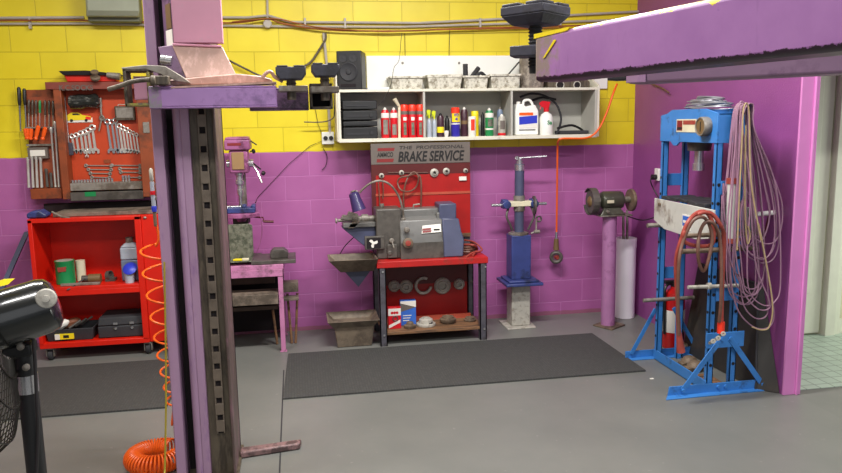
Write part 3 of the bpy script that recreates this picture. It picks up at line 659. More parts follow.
MB().prism([(-hw, -.001, H*.55), (hw, -.001, H*.72), (hw, -.001, H*.98), (-hw, -.001, H*.98)], (0, .001, 0), T).build('grey_band', 'signgrey', t)
MB().prism([(-hw, -.002, H*.9), (hw, -.002, H*.72), (hw, -.002, H*.98), (-hw, -.002, H*.98)], (0, .001, 0), T).build('white_band', 'paper', t)
for k in range(3): MB().box((-hw*.7, -.0015, H*(.18+.1*k)), (hw*(.1+.15*k), 0, H*(.21+.1*k)), T).build('text_line', 'paper', t)
tag(MB().lathe([(.048, 0), (.05, .01), (.05, .022), (.03, .03), (.028, .045), (.022, .05), (.020, .03), (.002, .03)], V(*at(410, 327, -.5).xy, .109), n=24).build('brake_hub', 'cast'), 'small brown hub on the lower shelf in front of the blue box', 'hub')
c_ = at(426, 327, -.45); t = thing('brake_rotor', 'silvery domed hub on the lower shelf centre', 'hub', (c_.x, c_.y, .109))
MB().lathe([(.078, 0), (.08, .008), (.078, .018), (.06, .022), (.055, .05), (.036, .062), (.03, .06), (.028, .03), (.002, .03)], (c_.x, c_.y, .109), n=30).build('rotor_body', 'silver', t)
MB().lathe([(.020, 0), (.018, .002)], (c_.x+.03, c_.y-.045, .142), (.4, -.8, .5), 12).build('bore', 'darkgap', t)
c_ = at(448, 325, -.42)
tag(MB().lathe([(.055, 0), (.068, .02), (.068, .035), (.05, .042), (.048, .055), (.034, .056), (.03, .03), (.002, .03)], (c_.x, c_.y, .109), n=28).build('brake_drum', 'cast'), 'dark brown drum on the lower shelf right of the silvery hub', 'drum')
c_ = at(478, 322, -.4)
tag(MB().lathe([(.05, 0), (.052, .012), (.04, .018), (.038, .03), (.02, .031), (.018, .01), (.002, .01)], (min(c_.x, 1.37), c_.y, .109), n=24).build('brake_plate', 'cast'), 'flat brown plate at the right end of the lower shelf', 'plate')

# ------------------------------------------------------------------ brake lathe
t = thing('brake_lathe', 'grey brake disc lathe standing on the red bench', 'lathe', (.93, -.4, .679))
z0 = .679
MB().box((.60, -.50, z0), (.80, -.22, 1.078)).build('gearbox', 'lathedark', t, .012)
MB().box((.80, -.44, z0+.02), (1.12, -.22, 1.062)).build('head_casting', 'lathe', t, .012)
# cover with sloping upper front
xA, xB = .785, 1.125
MB().prism([(xA, -.545, z0), (xA, -.545, z0+.13), (xA, -.50, z0+.30), (xA, -.44, z0+.325), (xA, -.42, z0+.325), (xA, -.42, z0)], (xB-xA, 0, 0)).build('motor_cover', 'lathe', t, .008)
MB().prism([(xA+.0, -.547, z0+.002), (xA, -.547, z0+.128), (xA, -.54, z0+.128), (xA, -.54, z0+.002)], (xB-xA, 0, 0)).build('cover_panel', 'lathedark', t)
MB().prism([(xB, -.55, z0), (1.285, -.55, z0), (1.292, -.55, z0+.14), (1.275, -.53, z0+.20), (1.262, -.5, z0+.30), (xB, -.5, z0+.31)], (0, .25, 0)).build('belt_cover', 'latheblue', t, .010)
MB().box((1.105, -.49, z0+.29), (1.245, -.28, 1.10)).build('motor_box', 'latheblue', t, .010)
MB().box((1.085, -.485, z0+.24), (1.125, -.30, 1.03)).build('motor_flange', 'lathe', t, .006)
a = at(421.5, 233.5, -.53); b = at(441, 224.5, -.53)
lab = MB().prism([V(a.x, -.537, a.z), V(b.x, -.537, a.z+.008), V(b.x, -.515, b.z+.003), V(a.x+.012, -.515, b.z-.006)], (0, .004, 0)).build('maker_label', 'paper', t)
for k in (0, .5): MB().prism([V(a.x+.006, -.5385+k*.012, a.z+.006+k*.036), V(a.x+.075, -.5385+k*.012, a.z+.010+k*.036), V(a.x+.08, -.533+k*.012, a.z+.024+k*.036), V(a.x+.01, -.533+k*.012, a.z+.02+k*.036)], (0, .002, 0)).build('label_print', 'signred', lab)
MB().box((a.x+.098, -.534, a.z+.02), (b.x-.012, -.53, a.z+.032)).build('label_print', 'black', lab)
def knob(px, py, Y, r, mat, name, l=.03):
    q = at(px, py, Y); MB().lathe([(r*.5, 0), (r*.5, l*.4), (r, l*.45), (r, l*.9), (r*.8, l)], q+V(0, l, 0), (0, -1, 0), 20).build(name, mat, t)
knob(408.3, 243.3, -.585, .040, 'cast', 'hand_dial', .04)
knob(408.3, 243.3, -.592, .022, 'redhose', 'dial_centre', .012)
knob(407.2, 230.2, -.575, .022, 'dullsteel', 'feed_knob', .05)
knob(392.0, 241, -.535, .020, 'dullsteel', 'clutch_knob', .04)
q = at(392, 241, -.545); MB().tube([q, q+V(.012, -.02, -.055)], .006, 8).build('clutch_lever', 'dullsteel', t)
# belly: switch square with white three-blade wheel
a = at(365.2, 250, -.53); b = at(384.4, 236, -.53)
MB().box((a.x, -.53, a.z), (b.x, -.49, b.z)).build('window_frame', 'lathedark', t, .004)
MB().box((a.x+.014, -.534, a.z+.012), (b.x-.03, -.529, b.z-.012)).build('window_recess', 'darkgap', t)
c_ = V((a.x+b.x)/2-.012, -.538, (a.z+b.z)/2); m = MB()
for k in range(3):
    an = R(20+120*k); d = V(math.cos(an), 0, math.sin(an)); n_ = V(-d.z, 0, d.x)
    m.prism([c_-n_*.008, c_+d*.022-n_*.015, c_+d*.036-n_*.006, c_+d*.036+n_*.008, c_+n_*.008], (0, .006, 0))
m.cyl(c_+V(0, -.002, 0), c_+V(0, .006, 0), .012, n=12); m.build('feed_wheel', 'paper', t)
MB().box((.68, -.525, z0+.01), (.76, -.5, z0+.12)).cyl((.70, -.53, z0+.05), (.70, -.5, z0+.05), .02, n=12).build('clamp_block', 'lathedark', t, .006)
# cross slide and triangular gusset on the left
MB().box((.345, -.47, .935), (.60, -.26, .972)).build('cross_slide', 'lathe', t, .006)
MB().prism([(.335, -.44, .935), (.60, -.44, .935), (.60, -.44, .76), (.53, -.44, .76)], (0, .14, 0)).build('gusset', 'latheblue', t, .005)
sp = MB().cyl((.60, -.36, .99), (.43, -.36, .99), .024, n=16).cyl((.55, -.36, .99), (.50, -.36, .99), .036, n=16).build('spindle', 'dullsteel', t)
m = MB()
m.prism([(.43, -.40, .975), (.49, -.40, .965), (.47, -.40, 1.03), (.40, -.40, 1.055), (.385, -.40, 1.03)], (0, .05, 0))
m.prism([(.33, -.41, 1.0), (.42, -.41, .985), (.42, -.41, 1.02), (.35, -.41, 1.03)], (0, .05, 0))
m.tube([(.31, -.39, .985), (.36, -.39, .99), (.44, -.38, .985)], .014, 8)
m.prism([(.38, -.47, .93), (.43, -.47, .93), (.475, -.47, .975), (.46, -.47, .99), (.40, -.47, .965)], (0, .06, 0))
m.cyl((.305, -.39, .985), (.29, -.39, .985), .022, n=12).cyl((.45, -.46, 1.0), (.45, -.30, 1.0), .018, n=12)
m.build('tool_holder', 'dullsteel', t, .003)
MB().lathe([(.016, 0), (.018, .01), (.018, .03)], (.66, -.4, 1.078), n=12).build('oil_cap', 'dullsteel', t)
MB().tube([(.92, -.36, 1.062), (.92, -.36, 1.085), (.97, -.36, 1.09)], .008, 8).build('lift_hook', 'dullsteel', t)
MB().tube(catmull([at(354, 237, -.3), at(345, 246, -.3), at(340, 254, -.28)], 5), .004).build('power_cord', 'blackcable', t)
# trays
t = thing('chip_tray', 'upper brown sheet metal chip tray hung at the left of the lathe bench', 'tray', (.4, -.5, .60))
c_ = V(.405, -.52, .56)
MB().frustum((.44, -.47, .60), (.405, -.50, .712), (.13, .08), (.19, .15), open_top=.012).build('tray_pan', 'traymetal', t, .004)
MB().prism([(.335, -.47, .60), (.56, -.47, .60), (.45, -.47, .46)], (0, .01, 0)).build('tray_bracket', 'latheblue', t)
t = thing('chip_bin', 'lower flared brown bin standing on floor left of the bench', 'bin', (.4, -.5, 0))
MB().frustum((.40, -.46, .002), (.40, -.46, .17), (.135, .10), (.155, .125), open_top=.008).build('bin_body', 'traymetal', t, .004)
m = MB().frustum((.395, -.46, .165), (.395, -.46, .225), (.155, .125), (.205, .17), open_top=.01); m.build('bin_rim', 'traymetal', t, .004)
MB().box((.25, -.58, .150), (.54, -.34, .17)).build('bin_fill', 'trayinner', t)
# gooseneck lamp
t = thing('gooseneck_lamp', 'gooseneck work lamp with violet shade arching over the lathe', 'lamp', (.82, -.48, 1.06))
neck = [at(x, y, Y) for x, y, Y in [(403.5, 219, -.47), (402.8, 211, -.48), (399, 197, -.5), (391, 185.5, -.52), (381, 180.8, -.54), (371, 183, -.55), (363, 189, -.55), (359.5, 193, -.55)]]
MB().tube(catmull(neck, 8), .0085, 10).build('gooseneck', 'dullsteel', t)
MB().lathe([(.02, 0), (.02, .012), (.012, .02)], neck[0]+V(0, 0, -.01), n=14).build('neck_base', 'dullsteel', t)
top = at(353.8, 194, -.555); bot = at(359.3, 210.5, -.575); ax = (bot-top); L_ = ax.length
MB().lathe([(.006, -.016), (.03, -.012), (.040, .0), (.043, L_*.3), (.056, L_), (.052, L_), (.037, L_*.2), (.002, L_*.15)], top, ax, 26).build('lamp_shade', 'purpledeep', t)
MB().lathe([(.002, 0), (.022, .003), (.022, .012)], top+V(0, -.01, .004)-ax.normalized()*.026, ax, 16).build('shade_cap', 'dullsteel', t)
MB().tube([top+V(.03, 0, .02), top+V(-.012, 0, .014)], .006, 8).build('swivel', 'dullsteel', t)
# red hose coil on right of bench
def coil(c, rx, ry, turns, r, dz, jit=.01, n=26, mat='redhose'):
    pts = []
    for k in range(int(turns*n)):
        a = 2*PI*k/n; j = 1+random.uniform(-jit, jit)
        pts.append(V(c[0]+rx*j*math.cos(a), c[1]+ry*j*math.sin(a), c[2]+dz*k/n))
    return pts
t = thing('rubber_hose', 'dull red rubber hoses coiled on the right end of the bench', 'hose', (1.34, -.34, .68))
MB().tube(coil((1.335, -.33, .69), .10, .15, 3.6, .009, .018, .05), .009).build('hose_coil', 'brownhose', t)
MB().tube(catmull([at(462, 240, -.3), at(474, 242, -.4), at(482, 250, -.48), at(472, 253, -.53), at(461, 261, -.6)], 6), .007).build('hose_tail', 'redhose', t)
MB().tube(catmull([V(1.28, -.4, .75), V(1.38, -.5, .76), V(1.43, -.42, .71), V(1.36, -.56, .69)], 6), .009).build('hose_tail', 'redhose', t)

# ------------------------------------------------------------------ blue tyre stand
t = thing('blue_workshop_stand', 'blue and silver pedestal tool stand with clamp arms by the purple wall', 'stand', (1.835, -.24, 0))
MB().prism([(1.70, -.385, 0), (1.95, -.375, 0), (1.965, -.10, 0), (1.70, -.10, 0)], (0, 0, .012)).build('base_plate', 'silver', t, .003)
MB().box((1.755, -.32, .012), (1.918, -.16, .375)).build('lower_post', 'silver', t, .008)
MB().box((1.68, -.42, .375), (2.0, -.10, .40)).box((1.71, -.39, .40), (1.97, -.13, .418)).build('tray_plate', 'standblue', t, .006)
MB().box((1.752, -.32, .418), (1.922, -.16, .79)).build('column_box', 'standblue', t, .006)
MB().lathe([(.085, 0), (.085, .016), (.05, .022)], (1.835, -.24, .79), n=24).build('collar', 'dullsteel', t)
MB().cyl((1.84, -.24, .80), (1.842, -.24, 1.385), .040, n=24).build('upright_tube', 'latheblue', t)
MB().lathe([(.044, 0), (.044, .05), (.03, .055), (.03, .075), (.024, .08), (.024, .10)], (1.842, -.24, 1.33), n=20).build('top_nut', 'chrome', t)
MB().tube([(1.80, -.24, 1.432), (2.07, -.26, 1.443)], .008, 10).cyl((1.82, -.24, 1.42), (1.82, -.24, 1.447), .02, n=12).build('crank_handle', 'chrome', t)
m = MB().box((1.735, -.29, 1.03), (1.945, -.19, 1.075)); m.build('clamp_head', 'cream', t, .006)
MB().lathe([(.048, 0), (.048, .13)], (1.84, -.24, .99), n=20).build('slide_sleeve', 'dullsteel', t)
for s_, x0 in ((-1, 1.74), (1, 1.94)):
    e = MB().box((min(x0, x0+s_*.05), -.27, 1.015), (max(x0, x0+s_*.05), -.20, 1.09)).cyl((x0+s_*.02, -.3, 1.05), (x0+s_*.02, -.19, 1.05), .035, n=16)
    e.build('jaw_block', 'standblue', t, .005)
    MB().cyl((x0+s_*.03, -.24, 1.045), (x0+s_*.14, -.24, 1.045), .013, n=12).build('jaw_spindle', 'chrome', t)
    MB().tube(catmull([(x0-s_*.0, -.26, 1.02), (x0+s_*.02, -.28, .95), (x0-s_*.01, -.28, .88), (x0-s_*.03, -.27, .83)], 5), .010, 8).build('link_arm', 'lathedark', t)
MB().lathe([(.08, 0), (.08, .014), (.02, .018)], (1.945, -.30, 1.04), (1, -.12, 0), 24).build('disc_plate', 'lathedark', t)
MB().tube([(1.975, -.29, .93), (1.975, -.29, .82), (1.93, -.29, .80)], .008, 8).cyl((1.955, -.30, .815), (2.0, -.30, .815), .016, n=10).build('hook_bolt', 'dullsteel', t)
MB().ring((2.0, -.28, .92), (0, 1, 0), .022, .008, 16, 6).build('eye_ring', 'lathedark', t)

# ------------------------------------------------------------------ orange air line with chuck
pts = [at(617, 84, -.3), at(613, 94, -.33), at(607, 112, -.34), at(600, 127, -.34), at(593, 135, -.34), at(584, 138.3, -.34), at(563, 138.6, -.33), at(558.5, 141, -.3), at(557.5, 152, -.2), at(557.0, 200, -.12), at(556.5, 233, -.1)]
t = thing('orange_air_line', 'orange air hose draped over shelf end and hanging with an air chuck', 'hose', at(556, 275, -.1))
MB().tube(catmull(pts, 8), .0085, 10).build('hose', 'orangehose', t)
q = at(556.3, 233, -.1)
MB().cyl(q+V(0, 0, .01), q+V(0, 0, -.05), .012, n=12).build('coupling', 'chrome', t)
MB().cyl(q+V(0, 0, -.05), q+V(0, 0, -.15), .020, .026, 14).build('chuck_body', 'brownlabel', t)
MB().ring(q+V(0, -.005, -.215), (.3, 1, 0), .042, .018, 22, 8).build('chuck_wheel', 'lathedark', t)
MB().lathe([(.018, 0), (.018, .03)], q+V(0, .01, -.215), (.3, -1, 0), 12).build('wheel_hub', 'redhose', t)

# ------------------------------------------------------------------ bench grinder on pedestal
t = thing('grinder_pedestal', 'light purple round pedestal bolted to floor in the corner', 'pedestal', (2.567, -.44, 0))
MB().prism([(2.44, -.42, 0), (2.535, -.59, 0), (2.71, -.475, 0), (2.63, -.29, 0)], (0, 0, .012)).build('base_plate', 'cast', t, .003)
MB().cyl((2.567, -.44, .012), (2.562, -.44, .945), .058, n=32).build('post', 'pedestal', t)
t = thing('bench_grinder', 'dark green grey double wheel bench grinder on purple pedestal', 'grinder', (2.56, -.44, .945))
MB().box((2.45, -.52, .946), (2.73, -.36, .958)).build('mounting_plate', 'dullsteel', t, .003)
MB().frustum((2.56, -.44, .958), (2.56, -.44, 1.02), (.11, .075), (.07, .05)).build('foot', 'grindergreen', t, .008)
MB().lathe([(.05, -.10), (.068, -.09), (.076, -.07), (.076, .07), (.068, .09), (.05, .10)], (2.572, -.44, 1.075), (1, 0, 0), 32).build('motor_housing', 'grindergreen', t)
MB().cyl((2.42, -.44, 1.075), (2.76, -.44, 1.075), .026, n=16).build('shaft', 'dullsteel', t)
MB().lathe([(.095, 0), (.10, .006), (.10, .036), (.095, .04)], (2.385, -.44, 1.07), (1, 0, 0), 32).build('grinding_wheel', 'stonegrey', t)
m = MB(); n = 20
for k in range(n):
    a = R(-60+k*300/n+30); b = R(-60+(k+1)*300/n+30)
    P = lambda an, r: V(2.372, -.44-math.sin(an)*r*1.0+.0, 1.07+math.cos(an)*r)
    a -= R(20); b -= R(20)
    m.prism([P(a, .105), P(b, .105), P(b, .113), P(a, .113)], (.058, 0, 0))
m.build('wheel_guard', 'lathedark', t)
MB().lathe([(.045, 0), (.04, .008), (.012, .02)], (2.385, -.44, 1.07), (-1, 0, 0), 18).build('wheel_flange', 'brownlabel', t)
MB().lathe([(.092, 0), (.094, .004), (.094, .02), (.092, .024)], (2.735, -.44, 1.07), (1, 0, 0), 32).build('wire_wheel', 'cast', t)
MB().lathe([(.014, 0), (.014, .03)], (2.76, -.44, 1.07), (1, 0, 0), 12).build('shaft_nut', 'dullsteel', t)
MB().box((2.50, -.5235, 1.06), (2.56, -.5225, 1.085)).build('name_plate', 'cream', t)
MB().cyl((2.51, -.53, .99), (2.51, -.50, .99), .012, n=10).build('switch', 'dullsteel', t)
MB().tube(catmull([V(2.62, -.40, .965), V(2.70, -.36, .95), V(2.80, -.32, .91), V(2.88, -.4, .89), V(2.95, -.5, .93)], 6), .005).build('power_cord', 'blackcable', t)
t = thing('plastic_pipe', 'tall white plastic pipe standing in the corner behind the grinder', 'pipe', (2.825, -.2, 0))
MB().lathe([(.086, 0), (.088, .01), (.087, .62), (.090, .63), (.091, .71), (.078, .71), (.078, .62), (.002, .6)], (2.828, -.2, .001), n=36).build('pipe_body', 'pvc', t)
for i, (x, y, z) in enumerate(((2.80, -.21, .93), (2.845, -.19, .95))):
    tag(MB().cyl((x, y, .61), (x+.004, y+.03, z), .011, n=10).build('steel_rod', 'dullsteel'), ['left', 'right'][i]+' thin steel rod poking out of the white plastic pipe', 'rod', 'rods in the white pipe')
t = thing('wall_outlet', 'white power outlet with black plug on the right purple wall', 'power point', (2.96, -.45, 1.25))
c_ = atx(658, 174.5, 2.965)
MB().box((2.95, c_.y-.035, c_.z-.05), (2.969, c_.y+.035, c_.z+.05)).build('outlet_plate', 'white', t, .003)
MB().cyl((2.91, c_.y, c_.z-.02), (2.95, c_.y, c_.z-.02), .022, n=12).build('plug', 'blackcable', t)
MB().tube(catmull([(2.91, c_.y, c_.z-.02), (2.89, c_.y-.02, c_.z-.05), (2.93, c_.y-.0, c_.z-.12), (2.95, c_.y-.1, c_.z-.22), (2.95, c_.y-.3, c_.z-.34)], 6), .005).build('cord', 'blackcable', t)
tag(MB().tube(catmull([atx(651, 84, 2.95), atx(660, 87, 2.95), atx(669, 92.5, 2.94)], 4), .006).build('roof_cable', 'brownhose'), 'short brown cable against the right wall under the lift arm', 'wire')

# ------------------------------------------------------------------ hydraulic press
t = thing('hydraulic_press', 'tall blue H-frame hydraulic shop press beside the right wall', 'press', (2.62, -1.67, 0))
XA, XB, YL, YR = 2.52, 2.735, -1.335, -2.04
prof = [(YL, 1.755), (YL-.09, 1.757), (-1.47, 1.793), (-1.90, 1.793), (YR, 1.763), (YR, 1.583), (-1.62, 1.56), (-1.45, 1.575), (YL, 1.575)]
prof = [(YL, 1.758), (-1.42, 1.77), (-1.49, 1.795), (-1.90, 1.795), (YR, 1.765), (YR, 1.585), (-1.60, 1.583), (-1.56, 1.556), (-1.52, 1.556), (-1.48, 1.583), (YL, 1.583)]
MB().prism([(XA, y, z) for y, z in prof], (.012, 0, 0)).build('head_plate', 'pressblue', t, .002)
MB().prism([(XB-.012, y, z) for y, z in prof], (.012, 0, 0)).build('head_plate', 'pressblue', t, .002)
MB().box((XA+.012, YR, 1.585), (XB-.012, YR+.01, 1.763)).box((XA+.012, YL-.01, 1.585), (XB-.012, YL, 1.757)).box((XA+.012, YR, 1.755), (XB-.012, YL, 1.763)).build('head_web', 'pressblue', t, .001)
def channel(x, y, z0, z1, s_):
    w, d = .042, .034
    m = MB().box((x, y, z0), (x+.006, y+d*1, z1))
    return MB().box((x-w/2, y, z0), (x+w/2, y+.007, z1)).box((x-w/2, y, z0), (x-w/2+.007, y+d, z1)).box((x+w/2-.007, y, z0), (x+w/2, y+d, z1))
for x in (2.548, 2.705):
    for y in (-2.035, -1.375):
        p_ = channel(x, y, .0, 1.6, 1).build('upright', 'pressblue', t, .001)
        for k in range(11):
            z = .18+k*.115
            if y < -2: MB().cyl((x+.002, y-.0015, z), (x+.002, y+.002, z), .011, n=12).build('pin_hole', 'darkgap', p_)
            if x < 2.6: MB().cyl((x-.0225, y+.02, z), (x-.019, y+.02, z), .010, n=12).build('pin_hole', 'darkgap', p_)
for y in (-2.038, -1.345):
    for z in (.60, 1.27): MB().box((2.56, y-.006, z), (2.70, y, z+.085)).build('cross_tie', 'pressblue', t, .002)
for z in (.62, 1.30): 
    for x in (2.6, 2.66): MB().cyl((x, -2.048, z+.02), (x, -2.04, z+.02), .009, n=8).build('bolt', 'lathedark', t)
# feet
def foot(y, x0, x1, zf):
    f = MB().prism([(x0, y-.06, 0), (x1, y-.045, 0), (x1, y+.0, 0), (x0+.04, y+.0, 0)], (0, 0, .008)).prism([(x0+.04, y-.006, .0), (x1, y-.006, 0), (x1-.02, y-.006, .065), (x0+.05, y-.006, .065)], (0, .008, 0))
    f.build('foot_angle', 'pressblue', t, .002)
    MB().box((2.50, y-.014, .30), (2.76, y-.006, .40)).build('gusset_plate', 'pressblue', t, .002)
    for xa, xb in ((2.60, 2.35), (2.66, 2.90)):
        d = V(xb-xa, 0, .05-.36).normalized(); n_ = V(-d.z, 0, d.x)*.017
        A, B_ = V(xa, y-.02, .36), V(xb, y-.02, .04)
        MB().prism([A-n_, B_-n_, B_+n_, A+n_], (0, .008, 0)).build('brace', 'pressblue', t, .001)
        for q in (A, B_): MB().cyl(q+V(0, -.012, 0), q, .012, n=8).build('bolt', 'pressblue', t)
    for x in (2.60, 2.65): MB().cyl((x, y-.016, .04), (x, y-.006, .04), .012, n=8).build('bolt', 'pressblue', t)
foot(-2.045, 2.215, 2.955, 0)
def farfoot(y):
    MB().prism([(2.27, y-.05, 0), (2.93, y-.05, 0), (2.93, y, 0), (2.31, y, 0)], (0, 0, .008)).box((2.32, y-.006, 0), (2.93, y+.002, .06)).build('foot_angle', 'pressblue', t, .002)
    for xa, xb in ((2.54, 2.36), (2.68, 2.88)):
        d = V(xb-xa, 0, -.32).normalized(); n_ = V(-d.z, 0, d.x)*.014
        A, B_ = V(xa, y-.02, .37), V(xb, y-.02, .04)
        MB().prism([A-n_, B_-n_, B_+n_, A+n_], (0, .008, 0)).build('brace', 'pressblue', t, .001)
farfoot(-1.30)
MB().box((2.525, -2.03, .0), (2.533, -1.33, .075)).box((2.525, -2.03, .0), (2.57, -1.33, .008)).build('base_rail', 'pressblue', t, .002)
# gauge, label
c_ = atx(704.5, 126.5, 2.5)
g = MB().lathe([(.058, 0), (.060, .006), (.060, .045), (.056, .052), (.050, .052), (.050, .044), (.001, .044)], (XA, c_.y, c_.z), (-1, 0, 0), 32).build('pressure_gauge', 'dullsteel', t)
MB().lathe([(.048, 0), (.048, .001)], (XA-.046, c_.y, c_.z), (-1, 0, 0), 24).build('dial_face', 'brownlabel', g)
MB().box((XA-.050, c_.y-.003, c_.z-.03), (XA-.047, c_.y+.003, c_.z+.03)).build('needle', 'black', g)
a = atx(676, 132, 2.515); b = atx(696, 119, 2.515)
lb = MB().box((XA-.003, b.y, a.z), (XA, a.y, b.z)).build('rating_label', 'cream', t)
H = b.z-a.z
MB().box((XA-.0045, a.y-.075, a.z+.01), (XA-.003, a.y-.008, b.z-.008)).build('label_print', 'signred', lb)
MB().box((XA-.0045, b.y+.008, b.z-.035), (XA-.003, a.y-.085, b.z-.008)).build('label_print', 'redhose', lb)
MB().box((XA-.0055, a.y-.07, a.z+.016), (XA-.004, a.y-.014, a.z+.032)).build('label_print', 'black', lb)
# ram
MB().cyl((2.63, -1.66, 1.585), (2.63, -1.66, 1.525), .080, .072, 26).build('ram_collar', 'lathedark', t)
MB().cyl((2.63, -1.66, 1.53), (2.63, -1.66, 1.42), .030, n=20).cyl((2.63, -1.66, 1.44), (2.63, -1.66, 1.395), .038, n=20).build('ram', 'chrome', t)
# bed
a = atx(657, 199, 2.48); 
MB().prism([(2.485, -1.35, 1.185), (2.485, -2.10, 1.185), (2.485, -2.10, 1.01), (2.485, -1.90, .975), (2.485, -1.50, .985), (2.485, -1.35, 1.03)], (.012, 0, 0)).build('bed_plate', 'bedwhite', t, .002)
MB().prism([(2.755, -1.35, 1.185), (2.755, -2.10, 1.185), (2.755, -2.10, 1.01), (2.755, -1.90, .975), (2.755, -1.50, .985), (2.755, -1.35, 1.03)], (.012, 0, 0)).build('bed_plate', 'bedwhite', t, .002)
MB().box((2.50, -2.0, 1.0), (2.75, -1.99, 1.17)).build('bed_web', 'bedwhite', t)
lb = MB().box((2.482, -1.845, 1.02), (2.485, -1.74, 1.12)).build('bed_label', 'paper', t)
MB().box((2.480, -1.838, 1.045), (2.482, -1.748, 1.11)).build('label_print', 'boxblue', lb)
MB().box((2.479, -1.83, 1.065), (2.4805, -1.757, 1.082)).build('label_print', 'paper', lb)
for y, z in ((-1.42, 1.15), (-1.44, 1.15), (-2.05, 1.15)): MB().cyl((2.478, y, z), (2.486, y, z), .010, n=8).build('bolt', 'cast', t)
MB().cyl((2.41, -1.405, 1.0), (2.78, -1.405, 1.0), .016, n=12).build('bed_pin', 'dullsteel', t)
MB().cyl((2.30, -2.075, 1.03), (2.80, -2.075, 1.03), .014, n=12).cyl((2.30, -2.075, .935), (2.80, -2.075, .935), .016, n=12).build('bed_pin', 'cast', t)
MB().cyl((2.41, -1.38, .455), (2.80, -1.38, .455), .014, n=12).build('locking_pin', 'dullsteel', t)
MB().cyl((2.33, -2.07, .80), (2.74, -2.07, .81), .013, n=12).build('locking_pin', 'silver', t) if False else None
# V blocks on bed
for i, (y0, y1, x0) in enumerate(((-1.62, -1.42, 2.50), (-1.80, -1.60, 2.52), (-1.97, -1.78, 2.50))):
    tag(MB().prism([(x0, y1, 1.186), (x0, y0, 1.186), (x0, y0, 1.208), (x0, (y0+y1)/2-.03, 1.208), (x0, (y0+y1)/2, 1.196), (x0, (y0+y1)/2+.03, 1.208), (x0, y1, 1.208)], (.22, 0, 0)).build('vee_block', 'rubber', bevel=.003), ['dark steel vee block on the press bed, farthest from camera', 'dark steel vee block on the press bed, middle one', 'dark steel vee block on the press bed, nearest camera'][i], 'block', 'vee blocks on the press bed')
# horizontal bars through frame
a, b = at(688.5, 287.5, -2.07), at(731, 286, -2.07)
tag(MB().cyl((a.x, -2.065, a.z), (b.x+.05, -2.065, b.z), .012, n=12).cyl((a.x+.13, -2.065, a.z), (a.x+.15, -2.065, a.z), .022, n=12).build('steel_pin', 'silver'), 'bright steel pin pushed through the near press legs', 'pin')
# pump handle jack and arm bar
a, b = at(720, 217, -2.1), at(779, 212.3, -2.1)
t2 = thing('wall_bracket', 'white horizontal hose bracket arm with dark brace on right wall', 'bracket', (2.93, -1.9, 1.0))
y_ = -1.95
a = at(727, 216.5, -2.0); b = at(779, 212.3, -2.0)
MB().cyl((2.748, -2.0, a.z), (2.969, -2.0, b.z), .015, n=12).build('arm', 'white', t2)
MB().tube([(2.93, -2.0, b.z-.01), at(764, 238, -1.97)], .008, 8).build('brace', 'boarddark', t2)
# jack pump tube hanging
t2 = thing('hand_pump', 'pale grey cylinder pump mounted on the near side of the press', 'pump', (2.68, -2.09, .9))
q0, q1 = at(732, 182, -2.09), at(731, 238, -2.09)
MB().cyl(q0, q1, .030, n=20).build('pump_barrel', 'bedwhite', t2)
MB().cyl(q0+V(0, 0, -.01), q0+V(0, 0, .025), .034, n=20).build('pump_cap', 'redhose', t2)
MB().cyl(q1, q1+V(0, 0, -.03), .034, n=20).build('pump_cap', 'redhose', t2)
# wires coiled on top
t2 = thing('wire_coil', 'grey wire coil lying on top of the press', 'wire', (2.63, -1.75, 1.797))
m = MB()
for k in range(13):
    c0 = V(2.63+random.uniform(-.02, .02), -1.74+random.uniform(-.02, .02), 1.803+k*.0055); sh_ = 1-.045*k; rx = random.uniform(.09, .13)*sh_; ry = random.uniform(.22, .27)*sh_
    tx = random.uniform(-.08, .08); ty = random.uniform(-.06, .14)
    m.tube([c0+V(rx*math.cos(2*PI*i/30), ry*math.sin(2*PI*i/30), tx*rx*math.cos(2*PI*i/30)+abs(ty)*ry*(.0+math.sin(2*PI*i/30+k))*.35) for i in range(30)], .0038, 6, closed=True)
m.build('wire_turns', 'greywire', t2)

# mauve cable bundle hung on the press end
t2 = thing('cable_bundle', 'long bundle of thin mauve cables hung over the press corner', 'cable', (2.7, -2.1, .7))
m = MB(); m2 = MB()
for k in range(15):
    k = k*.62
    x0 = 730+k*2.2+random.uniform(-1, 1); yb = 232+random.uniform(0, 75); sp_ = random.uniform(6, 22)
    Yk = -2.07-.012*k
    xL = 722+k*3+random.uniform(-3, 3); xR = xL+sp_+8
    pts = [(xL+2, 190), (732+k*1.2, 122), (736+k*1.3, 106), (741+k*1.2, 103.5), (745+k, 108), (746+k*1.0, 130), (xR+4, 190), (xR+8, yb-25), (xR+2, yb-3), ((xL+xR)/2+2, yb), (xL+1, yb-14), (xL-1, yb-50)]
    m.tube(catmull([at(x, y, Yk) for x, y in pts], 6, closed=True), .0042, 6, closed=True)
big = [[(732, 200), (735, 150), (739, 106), (744, 103), (748, 112), (752, 180), (762, 245), (771, 290), (774, 315), (770, 326), (760, 329), (748, 323), (737, 308), (731, 280), (730, 240)],
       [(727, 230), (735, 150), (738, 110), (743, 106), (747, 130), (752, 190), (765, 260), (768, 300), (766, 316), (755, 318), (744, 306), (739, 280), (731, 262)],
       [(738, 220), (740, 120), (745, 105), (749, 116), (753, 200), (757, 250), (759, 280), (756, 293), (750, 294), (744, 286), (741, 260)],
       [(735, 240), (741, 130), (744, 112), (748, 112), (750, 180), (755, 260), (769, 300), (768, 309), (758, 309), (747, 298), (742, 285)]]
for k, pl in enumerate(big):
    m.tube(catmull([at(x, y, -2.14-.012*k) for x, y in pl], 6, closed=True), .0045, 6, closed=True)
m.build('cable_loops', 'mauvecable', t2)
m2.tube(catmull([at(x, y, -2.20) for x, y in [(737, 250), (742, 140), (744, 107), (749, 112), (751, 180), (761, 240), (759, 225), (772, 298), (770, 325), (762, 330), (752, 327)]], 6), .0045, 6)
